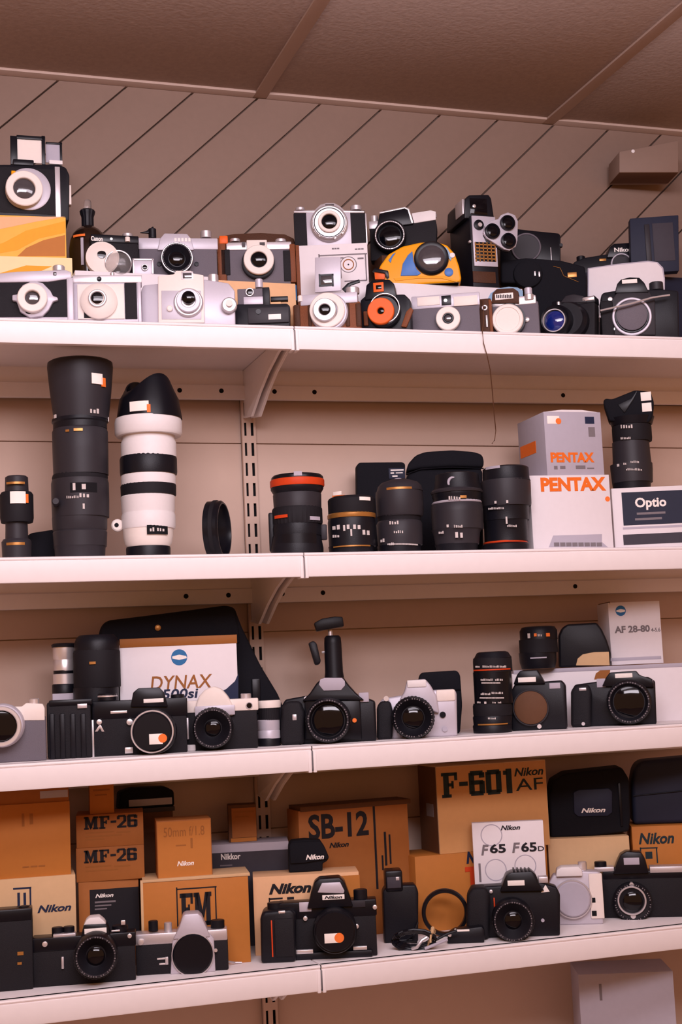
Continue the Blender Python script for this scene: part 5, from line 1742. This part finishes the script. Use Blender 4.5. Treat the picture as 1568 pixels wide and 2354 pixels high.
sp = Spot(4, 195, .052, turn=-2)
t = Thing('black_slr_camera', 'black single-lens reflex with a white-topped prism, leftmost whole camera on the fourth shelf', 'camera', sp, 'cameras along the fourth shelf')
t.box('body', LTH, 74, 2166, 312, None, -32, 0, 2.5)
t.box('top_plate', BLK2, 73, 2150, 313, 2182, -32, 1.5, 2)
t.poly('prism', BLK2, [(184, 2165), (190, 2136), (194, 2126), (244, 2124), (250, 2136), (258, 2165)], -28, 7, 1.5)
t.poly('prism_cap', WHT, [(192, 2128), (198, 2116), (206, 2110), (228, 2108), (240, 2118), (245, 2127)], -24, 5, 1.5)
t.box('nameplate', PWHT, 194, 2134, 245, 2146, 6.5, 8, .2)
t.knob('shutter_dial', BLK, 132, 13, 2131, 2151, -14)
t.knob('wind_dial', BLK, 158, 13, 2129, 2150, -14)
t.box('chrome_lever', SIL, 122, 2147, 174, 2154, -16, 2, .8)
t.knob('rewind_knob', BLK, 276, 18, 2126, 2151, -14)
t.boxes('chrome_accents', CHR, [(256, 2138, 276, 2142), (278, 2116, 288, 2126)], 0, 3, .5)
t.disc('chrome_button', CHR, 103, 2171, [(6, 0), (6, 4), (0, 5)])
t.box('self_timer', SIL, 141, 2200, 147, 2228, -.5, 5, 1)
t.disc('right_stud', CHR, 298, 2152, [(5, 0), (5, 4), (0, 5)])
lens(t, 220, 2200, 51, 44, gr=.42, rim=BAR, mid=BAR)

sp = Spot(4, 418, .055, turn=-1)
t = Thing('open_mount_slr_camera', 'silver and black reflex body with a black-capped mount, before the framed-letter carton', 'camera', sp, 'cameras along the fourth shelf')
t.box('body', LTH, 312, 2160, 525, None, -32, 0, 2.5)
t.box('top_plate', SIL, 310, 2142, 523, 2168, -32, 1.5, 2)
t.poly('front_housing', SIL2, [(392, 2246), (396, 2165), (408, 2148), (480, 2144), (492, 2158), (496, 2240)], -2, 6, 2)
t.poly('prism', SIL2, [(398, 2160), (412, 2132), (420, 2106), (426, 2102), (455, 2100), (464, 2108), (476, 2136), (484, 2154)], -28, 9, 2)
t.knob('shutter_dial', BLK, 352, 11, 2116, 2140, -14)
t.knob('wind_knob', SIL, 386, 9, 2120, 2143, -14)
t.knob('rewind_knob', BLK, 500, 16, 2114, 2134, -14)
t.disc('left_stud', CHR, 323, 2166, [(7, 0), (7, 4), (0, 5)])
t.boxes('chrome_badge', CHR, [(361, 2202, 386, 2206), (366, 2214, 386, 2218)], -.5, 1.4, .3)
t.box('self_timer', SIL, 380, 2200, 387, 2218, -.5, 3, .6)
b = t.ring('lens_mount', SIL, 443, 2195, 46, 49, 4, 10)
t.disc('mount_cap', BLK2, 443, 2195, [(46, 3), (46, 11), (43, 13), (0, 13)], up=b, n=56)
t.disc('mount_stud', CHR, 496, 2185, [(4, 4), (4, 8), (0, 8)])
t.rod('thin_strap', SIL, [(522, 2210, -28), (540, 2213, -40), (556, 2214, -42)], 1.5)

# --- motor-driven SLR
sp = Spot(4, 735, .050, turn=-1)
t = Thing('motor_drive_camera', 'black reflex with deep motor drive grip, white prism front and price-stickered cap', 'camera', sp, 'cameras along the fourth shelf')
t.box('body', LTH, 640, 2095, 866, None, -32, 0, 2.5)
t.box('top_plate', BLK2, 640, 2072, 866, 2110, -32, 1.5, 2)
t.poly('grip', BLK, [(600, None), (598, 2108), (606, 2096), (668, 2090), (680, 2100), (680, None)], -34, 20, 5, seg=3)
t.box('grip_leather', LTH, 632, 2112, 676, 2200, 18, 22, 1.5)
t.box('red_line', REDR, 624, 2116, 627, 2200, 18, 21.5, .3)
t.box('motor_base', BLK, 640, 2188, 858, None, -34, 8, 3)
t.boxes('base_chrome', CHR, [(681, 2184, 720, 2193), (812, 2176, 844, 2184)], 1, 9.5, .5)
t.poly('prism', BLK2, [(706, 2090), (716, 2050), (722, 2030), (734, 2021), (780, 2018), (792, 2028), (800, 2050), (812, 2084)], -30, 9, 2)
t.poly('prism_front', SIL2, [(730, 2052), (740, 2030), (782, 2028), (792, 2048), (790, 2054)], 8, 11, 1)
t.box('nameplate', PWHT, 741, 2057, 792, 2068, 8.5, 10.5, .2)
t.text('nameplate_lettering', PBLK, [('Nikon', 746, 2059, 787, 2066, IT)], 10.7)
t.knob('shutter_dial', BLK, 634, 20, 2074, 2094, -10)
t.box('chrome_switch', CHR, 640, 2094, 656, 2102, 4, 20, .8)
t.boxes('pale_window', SIL2, [(688, 2074, 716, 2096)], .5, 3, .6)
t.boxes('grey_window', BAR, [(808, 2070, 840, 2086)], .5, 3, .6)
t.knob('rewind_knob', BLK, 828, 16, 2044, 2072, -12)
t.disc('strap_stud', CHR, 862, 2086, [(5, -2), (5, 4), (0, 5)])
t.disc('chrome_button', CHR, 702, 2112, [(5, 0), (5, 5), (0, 6)])
t.disc('mount_stud', CHR, 820, 2130, [(5, 0), (5, 5), (0, 6)])
b = t.disc('lens_barrel', BLK, 770, 2142, [(50, 0), (51, 28), (48, 33), (0, 33)], n=56)
t.disc('lens_cap', BLK2, 770, 2142, [(46, 32), (46, 37), (43, 39), (0, 39)], up=b, n=56)
sticker(t, 746, 2146, 782, 2168, 39, (780, 2156, 11))

# --- flash
sp = Spot(4, 922, .105, turn=4)
t = Thing('flash_unit', 'black upright flash unit between the motor-driven camera and the big empty ring', 'flash', sp)
t.poly('flash_body', BLK, [(884, None), (880, 2050), (890, 2036), (956, 2034), (962, 2050), (962, None)], -34, 0, 3, seg=3)
t.box('flash_head', BLK2, 886, 2002, 926, 2050, -40, 3, 3)
t.box('flash_window', DGC, 890, 2016, 922, 2042, 2.5, 4.2, .8)
t.box('chrome_corner', SIL, 910, 2016, 918, 2024, 3.8, 4.8, .3)
t.box('foot', BLK2, 900, 2160, 950, None, -30, 6, 1.5)
t.rod('cord', BLK2, [(960, 2120, 2), (950, 2150, 8), (930, 2165, 10), (960, 2175, 12)], 2)

# --- big ring
sp = Spot(4, 1026, .120, turn=2)
t = Thing('filter_ring', 'large thin dark ring standing upright before the tan carton', 'lens ring', sp)
Rr = sp.R(53)
xr = 0
MB().annulus([(Rr * .84, -.006), (Rr, -.006), (Rr, .006), (Rr * .97, .008), (Rr * .86, .008), (Rr * .84, .006)], 64, Matrix.Translation((0, 0, Rr)) @ ROTF).build('ring_body', BLK2, t.o)
MB().annulus([(Rr * .99, -.002), (Rr * 1.015, -.002), (Rr * 1.015, .002), (Rr * .99, .002)], 64, Matrix.Translation((0, 0, Rr)) @ ROTF).build('outer_rim', BAR, t.o)

# --- cord bundle and plug
sp = Spot(4, 965, .040)
t = Thing('cord_bundle', 'small bundle of black cord with pale ends, lying before the large dark ring', 'cord', sp)
for q in range(4):
    pts = []
    for i in range(25):
        a = 2 * math.pi * i / 24
        pts.append((.026 * math.cos(a) * (1 + .1 * q) - .008, .004 - .004 * q, .014 + (.010 + .002 * q) * math.sin(a)))
    MB().tube([(x, y - .002 * math.sin(3 * i), z + .001) for i, (x, y, z) in enumerate(pts)], .0024).build('cord_loop', BLK2, t.o)
MB().tube([(-.012, -.014, .003), (-.004, -.018, .006), (.004, -.016, .016), (.012, -.014, .02)], .0026).build('pale_end', SIL, t.o)
MB().tube([(.008, -.016, .003), (.024, -.014, .008), (.044, -.008, .014)], .0024).build('grey_end', GRC, t.o)
MB().tube([(.012, -.004, .003), (.016, -.010, .012), (.02, -.008, .024), (.022, .004, .03), (.024, .014, .024), (.02, .014, .01)], .0032).build('tan_band', BUFF, t.o)
MB().tube([(.024, 0, .012), (.044, .006, .02), (.06, .01, .024)], .0022).build('cord_tail', BLK, t.o)
sp = Spot(4, 1072, .042)
t = Thing('small_black_adapter', 'small black block with a white sticker, beside the cord bundle', 'adapter', sp)
t.poly('block_body', BLK, [(1028, None), (1030, 2148), (1044, 2138), (1108, 2130), (1114, 2138), (1114, None)], -26, 0, 2.5)
a, b, z0, z1 = t.rect(1040, 2140, 1080, None, 0)
MB().box(a + .004, b, -.0003, .012, z1 - .001, z1 + .002, .0003).build('white_sticker', STK, t.o)
t.disc('plug_pin', CHR, 1034, 2150, [(4, 0), (4, 4), (0, 4)])

# --- right black SLR
sp = Spot(4, 1178, .050, turn=2)
t = Thing('black_autofocus_camera', 'black autofocus reflex with hooded prism, before the thin white printed carton', 'camera', sp, 'cameras along the fourth shelf')
t.poly('body', BLK, [(1076, None), (1074, 2060), (1084, 2040), (1150, 2036), (1240, 2028), (1280, 2040), (1288, 2056), (1288, None)], -34, 0, 3, seg=3)
t.poly('grip', LTH, [(1072, None), (1074, 2058), (1086, 2042), (1116, 2040), (1126, 2056), (1124, None)], -24, 18, 6, seg=3)
t.poly('prism', BLK2, [(1150, 2050), (1158, 2026), (1164, 2012), (1176, 2006), (1222, 2003), (1234, 2014), (1240, 2034), (1252, 2048)], -32, 9, 2)
t.boxes('prism_ribs', BLK, [(1180 + i * 9, 2000, 1184 + i * 9, 2008) for i in range(5)], -26, 8, .5)
t.box('nameplate', PWHT, 1167, 2024, 1206, 2036, 8.5, 10, .2)
t.box('chrome_top', SIL, 1238, 2016, 1260, 2030, -20, 1, 1)
t.poly('white_triangle', PWHT, [(1244, 2052), (1254, 2034), (1264, 2050)], -.5, 1.4, .2)
t.box('red_line', REDR, 1135, 2064, 1138, 2086, -.5, 2, .3)
t.disc('release_button', SIL, 1129, 2050, [(4, 0), (4, 5), (0, 6)])
lens(t, 1180, 2118, 49, 40, gr=.4, rim=BAR, mid=BAR)
t.disc('lower_button', GRC, 1248, 2116, [(4, 0), (4, 2), (0, 2)])

# --- silver body with pale disc
sp = Spot(4, 1325, .095, turn=2)
t = Thing('silver_capped_camera', 'silver reflex body with a big pale lavender body cap', 'camera', sp, 'cameras along the fourth shelf')
t.poly('body', SIL2, [(1264, None), (1262, 2030), (1272, 2012), (1330, 2002), (1376, 2004), (1384, 2012), (1388, None)], -30, 0, 3, seg=3)
t.poly('flash_cover', WHT, [(1278, 2016), (1280, 2000), (1290, 1994), (1330, 1992), (1338, 2000), (1340, 2014)], -24, 9, 2)
t.box('side_panel', CRM, 1356, 2008, 1387, 2112, -1, 3, 1.5)
t.boxes('side_button', SLOT, [(1358, 2064, 1369, 2075), (1361, 2094, 1372, 2106)], 2, 4, .5)
b = t.ring('mount_ring', SIL, 1317, 2068, 40, 44, 2, 9)
t.disc('body_cap', GRC, 1317, 2068, [(40, 1), (40, 10), (37, 12), (0, 12)], up=b)
t.knob('shutter_dial', CHR, 1338, 10, 1980, 2000, -14)

sp = Spot(4, 1460, .100, turn=2)
t = Thing('black_slr_camera', 'black reflex with chrome top corners and a chrome-ringed lens, rightmost on the fourth shelf', 'camera', sp, 'cameras along the fourth shelf')
t.box('body', LTH, 1386, 2010, 1575, None, -30, 0, 2.5)
t.boxes('chrome_top', SIL, [(1366, 1994, 1412, 2004), (1494, 1992, 1575, 2006)], -28, 1.5, 1)
t.box('top_plate', BLK2, 1386, 2002, 1575, 2020, -30, 1, 1.5)
t.poly('prism', BLK2, [(1410, 2010), (1418, 1984), (1426, 1966), (1440, 1958), (1474, 1960), (1484, 1976), (1492, 2008)], -28, 7, 2)
t.box('white_plate', GRC, 1434, 1972, 1470, 1988, 6.5, 8.5, .4)
t.knob('rewind_knob', BLK, 1380, 14, 1980, 1995, -12)
lens(t, 1455, 2075, 46, 20, gr=.5, rim=BLK2, name='outer_barrel', deep=.15)
t.ring('chrome_filter_ring', SIL, 1453, 2071, 29, 33, 16, 24)
t.disc('top_index', SIL, 1452, 2034, [(5, 10), (5, 20.5), (0, 20.5)])
t.disc('lower_index', SIL, 1456, 2106, [(6, 10), (6, 20.5), (0, 20.5)])

# --- carton below the fourth shelf
sp = Spot(5, 1440, .140, turn=8)
t = carton('pale_grey_carton', 'pale grey carton standing below the fourth shelf at the lower right corner', 'carton', sp, GRC, 1340, 2236, 1560, 110)
t.boxes('dark_print', PGRY, [(1378, 2262, 1384, 2300)], -.2, .4)
